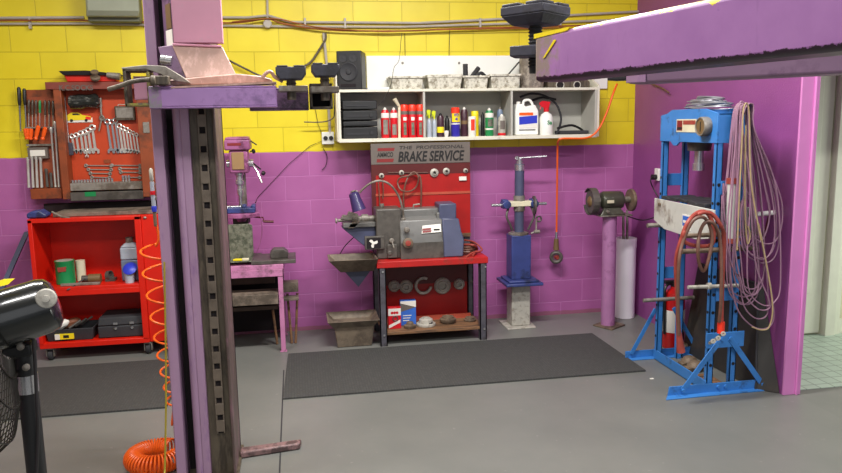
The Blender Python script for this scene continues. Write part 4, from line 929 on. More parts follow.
m2.tube(catmull([at(x, y, -2.19) for x, y in [(746, 125), (745, 200), (747, 242), (750, 236), (748, 226)]], 6), .0045, 6)
m2.build('cable_loops', 'yellowcable', t2, label='cream cable among the mauve ones')
# red and brown twin hose hanging from press bed
t2 = thing('oxy_hose', 'red and brown rubber hose looped over the press bed, hanging to floor', 'hose', (2.45, -2.1, .4))
p1 = [(689, 302), (677.5, 300), (676, 262), (681, 240), (688, 222), (698, 212.5), (707, 213), (713, 225), (713, 242), (707, 246), (694, 245.5), (684, 241), (684, 232), (690, 220), (701, 213), (712, 214), (721, 226), (724, 240), (722, 290), (721.5, 327)]
p1 = p1[1:]
m = MB().tube(catmull([at(x, y, -2.17-.012*(i % 4)) for i, (x, y) in enumerate(p1)], 6), .0125, 10); m.build('hose', 'redhose', t2)
p2 = [(679, 335), (678, 300), (679, 262), (683, 242), (692, 222), (702, 217), (709, 224), (712, 240), (708, 262), (703, 271), (699, 262), (698, 248), (700, 232), (706, 222), (714, 224), (719, 236), (721, 256), (721, 300), (719, 322)]
m = MB().tube(catmull([at(x, y, -2.21-.01*(i % 3)) for i, (x, y) in enumerate(p2)], 6), .0105, 10); m.build('hose', 'brownhose', t2)
q = at(680, 343, -2.2)
MB().tube([at(677.5, 300, -2.19), at(678.5, 330, -2.2), at(681, 352, -2.2)], [.010, .014, .026], 12).build('torch_nozzle', 'redhose', t2)
q0 = at(721, 325, -2.2)
MB().cyl(q0+V(0, 0, .02), q0+V(0, 0, -.05), .022, n=14).build('coupling', 'capred', t2)
for dx, dy in ((723, 333.5), (718, 338), (713, 341)):
    q = at(dx, dy, -2.22); MB().lathe([(.014, 0), (.015, .006), (.006, .007), (.005, 0)], q, (-.3, -1, .1), 14).tube([q, q+V(.01, .05, -.03)], .010, 8).build('hose_fitting', 'silver', t2)
# extinguisher
c_ = atx(675, 320, 2.78)
t2 = thing('fire_extinguisher', 'red fire extinguisher with white label behind the press', 'extinguisher', (2.80, -1.50, 0))
ex, ey = 2.80, -1.10
MB().lathe([(.075, 0), (.082, .01), (.083, .38), (.07, .43), (.03, .46), (.026, .48)], (ex, ey, .001), n=30).build('cylinder', 'extred', t2)
MB().lathe([(.0838, 0), (.0845, .002), (.0845, .17), (.0838, .172)], (ex, ey, .13), n=30).build('label_wrap', 'paper', t2)
MB().box((ex-.08, ey-.02, .50), (ex+.03, ey+.02, .525)).cyl((ex, ey, .475), (ex, ey, .52), .028, n=14).build('valve_handle', 'black', t2, .003)
MB().tube(catmull([(ex-.03, ey, .50), (ex-.09, ey-.03, .47), (ex-.095, ey-.04, .3), (ex-.09, ey-.04, .12)], 5), .010).build('discharge_hose', 'black', t2)
# black sheets leaning on the wall behind the press
t2 = thing('plastic_tray', 'big black plastic drip tray leaning on the right wall behind press', 'tray', (2.9, -1.7, 0))
P_, Q_, R_, S_ = V(2.86, -2.06, .003), V(2.82, -1.22, .003), V(2.93, -1.20, .67), V(2.945, -1.90, .66)
MB().prism([P_, Q_, R_, S_], (.010, 0, 0)).build('tray_face', 'blacksheet', t2, .003)
MB().prism([P_, S_, V(2.966, -1.93, .645), V(2.966, -2.15, .003)], (.0, .008, 0)).build('tray_side', 'blacksheet', t2, .002)
MB().tube([P_, S_], .008, 8).tube([S_, R_], .008, 8).build('rolled_edge', 'rubber', t2)
# small metal bits heaped inside base
for i, (px, py, l_) in enumerate(((697, 366, 'cast lump in the press base, rear one'), (703, 371, 'cast lump in the press base, front one'), (692, 352, 'cast lump in the press base beside the torch tip'))):
    c_ = atz(px, py, .03); c_.x = max(c_.x, 2.58)
    tag(MB().lathe([(.05, 0), (.06, .03), (.04, .06), (.02, .07)], (c_.x, c_.y+.1, .002), n=12).box((c_.x-.08, c_.y+.06, .002), (c_.x-.02, c_.y+.12, .035)).build('scrap_casting', 'cast', bevel=.004), 'dark '+l_, 'casting')
tag(MB().box((2.60, -1.98, .002), (2.69, -1.78, .03)).build('wood_offcut', 'wood', bevel=.002), 'small brown wood offcut between the press feet', 'wood')
tag(MB().box(at(0, 0, -2) if False else V(2.30, -1.735, .0005), V(2.325, -1.72, .004)).build('paper_scrap', 'paper'), 'tiny white scrap on floor between mat and press', 'litter')

# ------------------------------------------------------------------ drill bench and drill
t = thing('drill_bench', 'pink painted workbench carrying the pedestal drill', 'bench', (-.6, -.35, 0))
MB().box((-.93, -.57, .655), (-.125, -.06, .69)).build('bench_top', 'benchpink', t, .003)
MB().box((-.93, -.575, .60), (-.125, -.565, .655)).box((-.135, -.575, .60), (-.125, -.06, .655)).build('apron', 'benchpink', t, .002)
for x, y in ((-.17, -.57), (-.17, -.11), (-.93, -.57), (-.93, -.11)): MB().box((x, y, .006), (x+.036, y+.036, .655)).box((x-.008, y-.006, 0), (x+.044, y+.042, .006)).build('leg', 'benchpink', t, .002)
MB().box((-.90, -.52, .33), (-.18, -.12, .36)).build('lower_shelf', 'darkwood', t)
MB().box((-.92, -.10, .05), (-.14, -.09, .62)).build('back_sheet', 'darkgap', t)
def board(a, b, mat, label, name='timber_board', cat='board', group='boards stored under the drill bench'): return tag(MB().box(a, b).build(name, mat, bevel=.003), label, cat, group)
board((-.88, -.60, .39), (-.175, -.40, .47), 'greyboard', 'thick grey brown board on the drill bench lower shelf')
board((-.88, -.40, .362), (-.02, -.30, .385), 'greyboard', 'thin board under the thick one, poking out past the bench leg')
board((-.15, -.35, .42), (-.02, -.25, .50), 'greyboard', 'short grey brown block poking out right of the bench leg')
board((-.88, -.35, .50), (-.20, -.30, .56), 'darkwood', 'dark board stored highest beneath the drill bench top')
for i, (x0, x1) in enumerate(((-.06, -.03), (-.09, -.11), (-.205, -.24))):
    tag(MB().tube([(x0, -.36, .003), (x1, -.30, .40)], .010, 8).build('wooden_stake', 'wood'), ['thin wooden stake leaning right of the bench leg, outer one', 'thin wooden stake crossing behind the outer stake', 'thin wooden stake left of the pink bench leg'][i], 'stake', 'thin stakes under the drill bench')
tag(MB().box((-.365, -.55, .691), (-.03, -.22, .72)).build('steel_plate', 'lathedark', bevel=.004), 'dark flat steel slab on the right end of the drill bench', 'plate')
tag(MB().prism([(-.22, -.47, .721), (-.09, -.47, .721), (-.085, -.47, .76), (-.12, -.47, .79), (-.20, -.47, .79), (-.225, -.47, .76)], (0, .12, 0)).build('steel_block', 'lathedark', bevel=.004), 'dark chunky steel block sitting on the flat steel slab', 'block')
t = thing('pedestal_drill', 'magenta pedestal drill press on the pink bench', 'drill', (-.45, -.4, .69))
cx = -.44
MB().box((-.62, -.46, .691), (-.30, -.14, .715)).build('base', 'lathedark', t, .006)
MB().cyl((-.42, -.26, .71), (-.42, -.26, 1.60), .032, n=20).build('column', 'dullsteel', t)
MB().box((-.525, -.44, 1.555), (-.335, -.17, 1.635)).prism([(-.525, -.44, 1.635), (-.335, -.44, 1.635), (-.35, -.42, 1.655), (-.51, -.42, 1.655)], (0, .24, 0)).build('belt_cover', 'drillpink', t, .012)
MB().box((-.50, -.442, 1.59), (-.40, -.4385, 1.61)).build('name_strip', 'signred', t)
MB().box((-.495, -.42, 1.38), (-.355, -.20, 1.555)).build('head', 'drillpink', t, .012)
MB().box((-.475, -.43, 1.41), (-.385, -.41, 1.54)).build('front_plate', 'tan', t, .003)
MB().lathe([(.035, 0), (.035, .02), (.026, .025), (.026, .06), (.032, .065), (.032, .09), (.02, .10), (.02, .13), (.024, .135), (.024, .17), (.010, .19), (.008, .25)], (-.43, -.36, 1.385), (0, 0, -1), 20).build('quill_and_chuck', 'chrome', t)
MB().cyl((-.355, -.33, 1.45), (-.32, -.33, 1.45), .03, n=16).cyl((-.52, -.33, 1.45), (-.495, -.33, 1.45), .03, n=16).build('feed_hub', 'chrome', t)
MB().tube([(-.335, -.33, 1.45), (-.29, -.37, 1.38), (-.262, -.39, 1.30)], .008, 10).build('feed_lever', 'chrome', t)
MB().tube([(-.335, -.33, 1.46), (-.27, -.30, 1.40)], .006, 8).lathe([(.014, 0), (.02, .012), (.014, .026)], (-.262, -.30, 1.375), (.8, .2, -.5), 12).build('feed_knob', 'black', t)
MB().lathe([(.016, 0), (.02, .012), (.012, .024)], (-.325, -.35, 1.54), (1, 0, .2), 12).tube([(-.34, -.35, 1.54), (-.31, -.35, 1.55)], .006, 6).build('tension_knob', 'black', t)
MB().tube([(-.335, -.3, 1.62), (-.29, -.32, 1.59)], .005, 6).build('tension_rod', 'black', t)
MB().lathe([(.13, 0), (.135, .006), (.135, .03), (.04, .05), (.03, .07)][::1], (-.43, -.36, 1.075), (0, 0, -1), 30).build('work_table', 'drillpink', t)
MB().box((-.50, -.34, .98), (-.38, -.20, 1.05)).cyl((-.42, -.26, .98), (-.42, -.26, 1.06), .05, n=16).build('table_bracket', 'lathedark', t, .006)
MB().tube([(-.38, -.26, 1.03), (-.27, -.30, 1.02), (-.27, -.30, .99)], .007, 8).tube([(-.27, -.30, .99), (-.19, -.30, .985)], .010, 8).build('table_crank', 'boarddark', t)
MB().tube(wallpts([(313, 96), (318, 124), (324, 140), (310, 146), (290, 163), (258, 197), (250, 214)], .015), .0022, 6).build('power_cord', 'blackcable', t)
MB().tube(catmull([at(x, y, -.3) for x, y in [(256, 208), (261, 218), (262, 232), (260, 243), (257, 252)]], 5), .004).build('switch_cord', 'drillpink', t)
t = thing('drill_vise', 'blue machine vise clamped on the drill table', 'vise', (-.43, -.38, 1.076))
MB().box((-.55, -.43, 1.077), (-.32, -.30, 1.115)).box((-.42, -.43, 1.115), (-.39, -.30, 1.135)).box((-.35, -.43, 1.115), (-.32, -.30, 1.135)).build('vise_body', 'standblue', t, .004)
MB().tube([(-.62, -.37, 1.122), (-.43, -.37, 1.122)], .009, 10).build('vise_screw', 'chrome', t)
t = thing('steel_guard', 'mottled grey metal sheet guard standing at the drill base', 'guard', (-.46, -.52, .691))
MB().prism([(-.56, -.485, .72), (-.362, -.485, .72), (-.345, -.485, .76), (-.345, -.485, .985), (-.362, -.485, 1.0), (-.56, -.485, 1.0)], (0, .008, 0)).box((-.56, -.55, .716), (-.36, -.48, .724)).build('guard_sheet', 'steelplate', t, .002)
tag(MB().prism([(-.50, -.53, .726), (-.43, -.54, .726), (-.425, -.51, .726), (-.48, -.50, .726)], (0, 0, .014)).build('marker_tag', 'yellow', bevel=.003), 'bright yellow tag lying at the foot of the drill', 'tag')
tag(MB().box((-.43, -.545, .726), (-.38, -.52, .745)).build('drill_bit_holder', 'cream', bevel=.003), 'small pale block lying right of the yellow tag', 'block')

# ------------------------------------------------------------------ tool board
t = thing('tool_cabinet', 'orange red wall tool cabinet hung with spanners and screwdrivers', 'tool cabinet', (-1.5, 0, 1.18))
TX0, TX1, TXM = -1.775, -1.085, -1.745
MB().box((TX0, -.03, 1.19), (TX1, -.004, 2.06)).build('back_panel', 'orange_board', t)
MB().box((TX0, -.15, 1.20), (TX0+.055, -.03, 2.06)).build('side_frame', 'orange_frame', t, .003)
MB().box((TX1-.10, -.15, 1.20), (TX1, -.03, 2.06)).build('side_frame', 'orange_frame', t, .003)
hd_ = MB().box((TX0-.05, -.155, 2.03), (TX1, -.03, 2.085)).build('header_rail', pm('brick brown rail', (126, 58, 46), .5, 0, .12), t, .003)
text('lettering', 'K.C.SOCKS', 'signgrey', .055, (at(76, 88.5, -.157).x, -.1575, at(76, 88, -.157).z), (1, 0, 0), (0, 0, 1), t, bold=.001, width=.24)
MB().box((TX0+.055, -.15, 1.185), (TX1-.1, -.03, 1.25)).build('tray_front', 'lathedark', t, .003)
MB().box((TX0+.055, -.13, 1.262), (TX1-.1, -.03, 1.32)).build('socket_rail', 'dullsteel', t, .002)
a = at(85, 196, -.152); MB().box((a.x, -.153, a.z-.004), (a.x+.08, -.150, a.z+.03)).build('green_sticker', 'green', t)
# left leaf
dl = MB().box((-2.015, -.045, 1.20), (-1.782, -.020, 2.035)).build('door_leaf', 'orange_frame', t, .003)
MB().box((-1.985, -.050, 1.285), (-1.80, -.045, 1.98)).build('leaf_panel', pm('faded orange brown panel', (156, 74, 44), .5, 0, .15, 6), t)
MB().box((-2.015, -.115, 1.205), (-1.79, -.03, 1.285)).build('leaf_tray', 'orange_frame', t, .003)
MB().box((-2.02, -.085, 1.61), (-1.83, -.045, 1.625)).build('handle_rack', 'dullsteel', t)
MB().box((-2.02, -.085, 1.745), (-1.80, -.045, 1.755)).build('handle_rack', 'dullsteel', t)
lb = MB().box((at(27.5, 152, -.09).x, -.09, 1.515), (at(47.5, 152, -.09).x, -.05, 1.60)).build('label_plate', 'signgrey', t)
MB().box((at(30, 152, -.09).x, -.0915, 1.535), (at(45, 152, -.09).x, -.09, 1.58)).build('label_print', 'paper', lb)
def wpt(px, py, Y): return at(px, py, Y)
def screwdriver(px, py0, py1, hmat, label, Y=-.08, lean=0, group='screwdrivers in the left leaf of the tool cabinet', hr=.010, frac=.45, flip=False):
    a, b = wpt(px, py0, Y), wpt(px+lean, py1, Y)
    m_ = a+(b-a)*frac
    t = thing('screwdriver', label, 'screwdriver', b, group)
    if flip: a, b = b, a; m_ = a+(b-a)*frac
    d = (m_-a).normalized(); L_ = (m_-a).length
    MB().lathe([(hr*.5, 0), (hr, L_*.08), (hr*.95, L_*.6), (hr*.7, L_*.8), (hr, L_*.9), (hr*.8, L_)], a, d, 10).build('handle', hmat, t)
    MB().cyl(m_, b, .0035, n=8).build('blade', 'chrome', t)
M['sdgrey'] = pm('smoky handle', (74, 62, 52), .35)
for i, px in enumerate((28.8, 32.4, 36.0, 45.0, 49.0, 53.0)):
    screwdriver(px, 99.5+i*.2, 130+(i % 2)*3, 'sdgrey', ['first', 'second', 'third', 'first', 'second', 'third'][i]+' smoky-handled screwdriver '+('left' if i < 3 else 'right')+' of the green one', -.075)
screwdriver(39.8, 100.3, 128, 'green', 'green-handled screwdriver in the left leaf of the tool cabinet', -.085)
for i, (px, ln_) in enumerate(((21.2, 3.8), (27.3, .4), (30.5, .4), (35.5, 3.0), (42.5, 3.0))):
    screwdriver(px+ln_, 127+(i < 3)*1.5-(i == 3)*1.5, 139.5+0.5*(i > 1), 'handleorange', 'orange screwdriver handle, '+['first', 'second', 'third', 'fourth', 'fifth'][i]+' from the left edge of the cabinet', -.11, -ln_ if i else 2.0, hr=.016, frac=.98)
for i, (px, y0, y1) in enumerate(((18.7, 87, 131), (24.2, 88.5, 128))):
    a, b = at(px, y0, -.06), at(px+2.0, y1, -.07)
    t_ = thing('long_file', ['long black-handled file, outermost at the left edge of cabinet', 'long black-handled file, second from the left edge'][i], 'file', b, 'long files on the tool cabinet')
    m_ = a+(b-a)*.42; d = (b-a).normalized(); L_ = (m_-a).length
    MB().lathe([(.008, 0), (.014, L_*.1), (.013, L_*.8), (.008, L_)], a, d, 10).build('handle', 'black', t_)
    MB().cyl(m_, b, .007, .005, 8).build('blade', 'blade', t_)
for i, (px, y0, y1) in enumerate(((28.4, 157, 187.5), (32.6, 155.5, 187.5), (36.8, 156, 187.5), (41.2, 157, 187.5), (46.8, 168.5, 187), (51.2, 172.5, 187.5))):
    a, b = at(px-.8, y0, -.08), at(px+.6, y1, -.09)
    d = (b-a).normalized(); L_ = (b-a).length
    tag(MB().lathe([(.006, 0), (.013, .004), (.013, .02), (.010, .03), (.010, L_*.7), (.011, L_)], a, d, 10).build('pin_punch', 'spanner' if i < 4 else 'lathedark'), ['first tall', 'second tall', 'third tall', 'fourth tall', 'fifth, short', 'sixth, shortest'][i]+' steel punch from the left in the cabinet leaf', 'punch', 'punches in the left leaf tray')
for i, (x0, y0, x1, y1) in enumerate(((51.0, 127.5, 55.6, 187), (54.8, 121, 59.0, 187))):
    a, b = at(x0, y0, -.08), at(x1, y1, -.09); d = (b-a).normalized(); L_ = (b-a).length
    tag(MB().lathe([(.010, 0), (.012, .01), (.012, .03), (.008, .04), (.008, L_-.02), (.010, L_)], a, d, 10).build('extension_bar', 'spanner'), ['left', 'right'][i]+' long bright extension bar at the right side of the cabinet leaf', 'bar', 'long bars in the cabinet leaf')
# spanners
def spanner_mesh(L_, w, dark=False):
    m = MB()
    m.prism([(-w*.32, 0, -L_*.94), (w*.32, 0, -L_*.94), (w*.26, 0, -L_*.04), (-w*.26, 0, -L_*.04)], (0, -.006, 0))
    m.ring((0, -.003, 0), (0, 1, 0), w*.62, w*.26, 14, 6)
    # open end jaws
    zc = -L_
    m.prism([(-w*.35, 0, zc+w*.6), (w*.35, 0, zc+w*.6), (w*.95, 0, zc+w*.1), (w*.9, 0, zc-w*.75), (w*.45, 0, zc-w*.9), (w*.38, 0, zc-w*.1), (-w*.38, 0, zc-w*.1), (-w*.55, 0, zc-w*.8), (-w*.95, 0, zc-w*.55), (-w*.9, 0, zc+w*.2)], (0, -.008, 0))
    return m
ords = ['first', 'second', 'third', 'fourth', 'fifth', 'sixth', 'seventh', 'eighth', 'ninth', 'tenth']
L1 = [(72.3, 136.2), (76.5, 135.2), (80.8, 133.3), (84.6, 132.3), (88.3, 130.2), (92.4, 127.6)]
for i, (px, y0) in enumerate(L1):
    a, b = at(px, y0, -.036), at(px+1.6, 150.8-(i > 3)*.4, -.036)
    o = spanner_mesh((a-b).length, .025+.0012*i).build('spanner', 'spanner', origin=(0, 0, 0)); o.location = a; o.rotation_euler = (0, -R(3), 0)
    tag(o, ords[i]+' spanner from left in the left-hand staircase row', 'spanner', 'left row of combination spanners')
L2 = [(107.2, 121.5), (111.8, 122), (115.4, 120.5), (119.4, 126), (122.8, 128), (126.2, 129.3), (129.6, 131.4), (133.2, 133.0), (136.5, 134.8)]
for i, (px, y0) in enumerate(L2):
    a, b = at(px, y0, -.036), at(px+1.6, 150.5-(i == 8)*-1.0+(i > 5)*.6, -.036)
    o = spanner_mesh((a-b).length, .029-.0013*i).build('spanner', 'chrome' if i < 3 else 'spanner', origin=(0, 0, 0)); o.location = a; o.rotation_euler = (0, -R(3.5), 0)
    tag(o, ords[i]+' spanner from left in the right-hand row of the tool cabinet', 'spanner', 'right row of combination spanners')
o = spanner_mesh(.045, .014).build('spanner', 'spanner', origin=(0, 0, 0)); o.location = at(86.6, 150, -.045)
tag(o, 'short stubby spanner hanging below the left-hand row', 'spanner')
for i, (x0, x1, y) in enumerate(((86, 111, 165.5), (88.5, 111, 169.5), (90.5, 110, 173.3), (92, 109.5, 177.3), (112, 140, 165.3), (120, 140, 168.7), (121, 140, 172.2), (124.5, 139.5, 177.3))):
    a, b = at(x0, y, -.036), at(x1, y+.3, -.036)
    m = MB().tube([a, b], .0045, 6)
    for q in (a, b): m.ring(q+V(0, -.002, 0), (0, 1, 0), .010, .005, 12, 6)
    o = m.build('ring_spanner', 'dullsteel'); side = 'left' if i < 4 else 'right'
    tag(o, ['top', 'second', 'third', 'bottom'][i % 4]+' horizontal ring spanner in the lower '+side+' stack', 'spanner', 'horizontal ring spanners, '+side+' stack')
# sockets
for i in range(17):
    px = 72.5+i*3.05+(8 if i > 13 else 0); 
    c_ = at(px, 185.5, -.10); hh = .022+(.02 if i in (14, 15, 16) else 0)+.001*i*.4
    tag(MB().lathe([(.008, 0), (.010, .004), (.010, hh), (.007, hh), (.006, hh*.6), (.001, hh*.6)], (c_.x, -.09, 1.3205), n=10).build('socket', 'chrome'), ['%s chrome socket on the cabinet rail' % w for w in ('leftmost', 'second', 'third', 'fourth', 'fifth', 'sixth', 'seventh', 'eighth', 'ninth', 'tenth', 'eleventh', 'twelfth', 'thirteenth', 'fourteenth', 'fifteenth, tall', 'sixteenth, tall', 'rightmost, tall')][i], 'socket', 'sockets on the cabinet rail')
tag(MB().tube([at(79.5, 180.8, -.06), at(84, 184.2, -.06)], .009, 8).build('spark_plug', 'paper'), 'small white spark plug above the socket row', 'spark plug')
# car sticker
t = thing('race_car_sticker', 'yellow and orange cut-out car sticker on white card in the cabinet', 'sticker', at(78, 122.5, -.034))
a, b = at(65, 122.6, -.034), at(92.5, 119.5, -.034)
MB().box((a.x, -.036, a.z), (b.x, -.031, a.z+.035)).build('card', 'paper', t)
W_ = b.x-a.x
MB().prism([(a.x+W_*.05, -.039, a.z+.014), (a.x+W_*.07, -.039, a.z+.05), (a.x+W_*.25, -.039, a.z+.075), (a.x+W_*.5, -.039, a.z+.077), (a.x+W_*.66, -.039, a.z+.055), (a.x+W_*.95, -.039, a.z+.045), (a.x+W_*.96, -.039, a.z+.02)], (0, .003, 0)).build('car_shape', 'yellow', t)
MB().prism([(a.x+W_*.74, -.0405, a.z+.02), (a.x+W_*.95, -.0405, a.z+.02), (a.x+W_*.95, -.0405, a.z+.04), (a.x+W_*.78, -.0405, a.z+.045)], (0, .0012, 0)).build('nose_patch', 'capred', t)
MB().prism([(a.x+W_*.28, -.0405, a.z+.056), (a.x+W_*.32, -.0405, a.z+.068), (a.x+W_*.5, -.0405, a.z+.068), (a.x+W_*.58, -.0405, a.z+.056)], (0, .0012, 0)).build('window_shape', 'black', t)
for k in (.25, .78): MB().lathe([(.011, 0), (.011, .003)], (a.x+W_*k, -.0395, a.z+.016), (0, -1, 0), 12).build('wheel_shape', 'black', t)
# misc tools in cabinet
a, b = at(64.5, 97, -.06), at(69.3, 148, -.07)
t = thing('scraper', 'long thin rod tool with slate block end hanging left in the cabinet', 'tool', b)
MB().cyl(a, b, .0045, n=8).build('rod', 'chrome', t)
q = at(70.2, 149.5, -.07); MB().prism([q+V(-.02, -.012, -.045), q+V(.022, -.012, -.045), q+V(.018, -.012, .05), q+V(-.014, -.012, .055)], (0, .024, 0)).build('slate_grip', 'padrubber', t, .003)
M['bag'] = pm('shiny black film', (38, 40, 38), .2, 0, .3, 20, dirt=(130, 130, 126), dirt_amt=.25, dscale=16, bump=.8, bscale=25, stretch=(1, 1, 2.5))
tag(MB().lathe([(.02, -.115), (.05, -.10), (.058, -.03), (.05, .04), (.058, .09), (.03, .115)], at(84, 101.5, -.075), (1, 0, .05), 14).build('plastic_bag', 'bag'), 'shiny black plastic bag stuffed at the top of the cabinet', 'bag')
tag(MB().tube([at(100, 98, -.05), at(101.5, 116, -.05)], .008, 8).cyl(at(100, 98, -.05), at(100.8, 107, -.05), .012, n=8).build('nut_driver', 'dullsteel'), 'small grey nut driver hanging above the gap between spanner rows', 'tool')
tag(MB().tube([at(102, 117, -.05), at(99, 131, -.05)], .006, 8).ring(at(102, 118, -.05), (0, 1, 0), .016, .006).build('pliers', 'dullsteel'), 'small steel pliers hanging between the two spanner rows', 'pliers')
t = thing('drill_case', 'grey smoked plastic drill case at the upper right of the cabinet', 'case', at(125, 121, -.05))
a, b = at(115.6, 120.5, -.06), at(134.5, 106, -.06)
MB().box((a.x, -.075, a.z), (b.x, -.031, b.z)).build('case_body', 'greasy', t, .006)
MB().box((a.x+.012, -.079, a.z+.018), (b.x-.012, -.075, b.z-.012)).build('case_window', 'dullsteel', t, .003)
MB().tube([(a.x+.03, -.078, b.z), (a.x+.03, -.078, b.z+.012), (b.x-.03, -.078, b.z+.012), (b.x-.03, -.078, b.z)], .003, 6).build('handle', 'silver', t)
tag(MB().box(at(144.5, 133, -.152)+V(-.008, 0, 0), at(149, 122, -.156)+V(.0, 0, 0)).build('cabinet_latch', 'dullsteel', bevel=.002), 'grey latch plate on the right frame of the cabinet', 'latch')
tag(MB().box(at(104, 163, -.036)+V(0, 0, 0), V(at(111, 163, -.03).x, -.031, at(107, 159.5, -.03).z)).build('tool_clip', 'orange_frame'), 'small orange bracket below the right spanner row', 'clip')
# red box on the top
t = thing('red_toolbox', 'open red metal box with black lid on top of tool cabinet', 'toolbox', at(92, 84, -.1))
a, b = at(64.5, 82.5, -.15), at(117, 82.5, -.15)
MB().prism([(a.x+.02, -.15, 2.087), (b.x-.01, -.15, 2.087), (b.x, -.15, 2.135), (a.x, -.15, 2.135)], (0, .13, 0)).build('box_body', 'red', t, .004)
MB().prism([(a.x-.03, -.17, 2.165), (a.x+.0, -.17, 2.135), (b.x+.02, -.17, 2.13), (b.x+.02, -.17, 2.142), (b.x-.14, -.17, 2.160), (a.x+.16, -.17, 2.168)], (0, .15, 0)).build('lid', 'darkgap', t, .002)
tag(MB().lathe([(.028, 0), (.036, .008), (.036, .022), (.024, .03), (.02, .055), (.028, .06), (.028, .07)], V(at(95, 80, -.19).x, -.172, 2.10), (.1, -.6, .8), 18).build('hose_fitting', 'cast'), 'round brown brass fitting at the front of the red box', 'fitting')
tag(MB().tube([V(at(108, 80, -.15).x, -.17, 2.135), V(at(121, 82, -.15).x, -.17, 2.12)], [.02, .028], 10).build('rag', 'dullsteel'), 'grey crumpled rag at the right end of the red box', 'rag')

# ------------------------------------------------------------------ red trolley
t = thing('tool_trolley', 'bright red open steel trolley with two shelves on castors', 'trolley', (-1.56, -.22, 0))
RX0, RX1, RY0, RY1 = -1.955, -1.165, -.42, -.03
# slight yaw of the front: left side a little nearer
MB().box((RX0, RY0, .13), (RX0+.03, RY1, 1.08)).build('side_panel', 'red', t, .003)
MB().box((RX1-.045, RY0, .13), (RX1, RY1, 1.08)).build('side_panel', 'red', t, .003)
MB().box((RX0, RY1-.01, .10), (RX1, RY1, 1.08)).build('back_panel', 'red', t)
MB().box((RX0, RY0, 1.055), (RX1, RY1, 1.085)).build('top_panel', 'red', t, .003)
MB().box((RX0+.03, RY0, .54), (RX1-.045, RY1-.01, .565)).box((RX0+.03, RY0, .50), (RX1-.045, RY0+.008, .54)).build('middle_shelf', 'red', t, .002)
MB().box((RX0, RY0, .10), (RX1, RY1-.01, .14)).build('bottom_shelf', 'red', t, .003)
MB().box((RX1, -.40, .10), (RX1+.14, RY1, 1.085)).build('end_locker', 'red', t, .003)
for x in (RX0+.06, RX1-.02):
    for y in (RY0+.05, RY1-.06):
        c_ = MB().box((x-.025, y-.025, .085), (x+.025, y+.025, .10)).box((x-.03, y-.02, .03), (x-.022, y+.02, .09)).box((x+.022, y-.02, .03), (x+.03, y+.02, .09)).build('castor', 'dullsteel', t)
        MB().lathe([(.036, 0), (.042, .006), (.042, .03), (.036, .036)], (x-.018, y, .042), (1, 0, 0), 20).build('wheel', 'rubber', c_)
MB().tube([(RX1+.03, -.405, 1.06), (RX1+.03, -.40, 1.07)], .012, 8).build('latch', 'dullsteel', t)
ZM = .566
c_ = at(66, 270, -.24)
t = thing('tin_can', 'green tin can with red badge on the trolley middle shelf', 'tin', (c_.x, -.24, ZM))
MB().lathe([(.068, 0), (.070, .004), (.069, .008), (.069, .168), (.071, .172), (.071, .178), (.06, .178), (.058, .172)], (c_.x, -.26, ZM), n=30).build('tin_body', 'green', t)
MB().prism([(c_.x-.035, -.332, ZM+.135), (c_.x+.03, -.332, ZM+.14), (c_.x+.025, -.332, ZM+.105), (c_.x-.03, -.332, ZM+.10)], (0, .006, 0)).build('badge', 'redhose', t)
MB().cyl((c_.x, -.26, ZM+.165), (c_.x, -.26, ZM+.1785), .06, n=24).build('lid', 'silver', t)
tag(MB().cyl((c_.x+.09, -.18, ZM), (c_.x+.09, -.18, ZM+.16), .035, n=20).build('white_tin', 'cream'), 'pale tin standing just behind the green can', 'tin')
c_ = at(130.5, 275, -.3)
t = thing('coolant_bottle', 'grey blue square plastic bottle on the trolley middle shelf', 'bottle', (c_.x, -.26, ZM))
hw = .066
MB().box((c_.x-hw, -.30, ZM), (c_.x+hw, -.19, ZM+.165)).build('bottle_lower', 'liquid', t, .012)
MB().frustum((c_.x, -.245, ZM+.165), (c_.x, -.245, ZM+.26), (hw, .055), (hw*.98, .055)).frustum((c_.x, -.245, ZM+.26), (c_.x, -.245, ZM+.295), (hw, .055), (.03, .03)).build('bottle_upper', 'clear', t, .010)
MB().cyl((c_.x, -.245, ZM+.29), (c_.x, -.245, ZM+.335), .028, n=18).build('cap', 'dullsteel', t)
q = at(130.8, 270.5, -.34)
t = thing('measuring_cup', 'small pale cup with a blue rim tilted before the bottle', 'cup', (q.x, -.34, ZM))
MB().lathe([(.034, 0), (.037, .06), (.041, .085), (.038, .085), (.033, .01), (.002, .008)], (q.x-.01, -.355, ZM), n=22).build('cup_body', 'clear', t)
MB().lathe([(.001, 0), (.050, .002), (.054, .010), (.035, .022)], (q.x+.002, -.36, ZM+.105), (-.12, -.75, .65), 24).build('blue_lid', 'blue', t)
t = thing('caliper_tool', 'grey measuring tool with brass drum lying mid shelf', 'gauge', (at(92, 280, -.3).x, -.3, ZM))
a, b = at(72, 284.5, -.38), at(100, 283.5, -.38)
MB().box((a.x-.08, -.385, ZM+.001), (b.x, -.36, ZM+.02)).build('beam', 'dullsteel', t, .002)
MB().cyl((at(89, 279, -.3).x, -.30, ZM+.035), (at(101, 279, -.3).x, -.30, ZM+.035), .034, n=18).build('drum', 'brownlabel', t)
MB().cyl((at(82, 279, -.3).x, -.30, ZM+.035), (at(90, 279, -.3).x, -.30, ZM+.035), .026, n=18).build('drum_end', 'lathedark', t)
tag(MB().tube(catmull([at(86, 278.5, -.32), at(80, 281.5, -.34), at(73, 287, -.40), at(67, 290, -.43)], 5), .006).build('thin_rod', 'blackcable'), 'thin black rod hanging over the middle shelf front', 'rod')
c_ = at(110, 277, -.25)
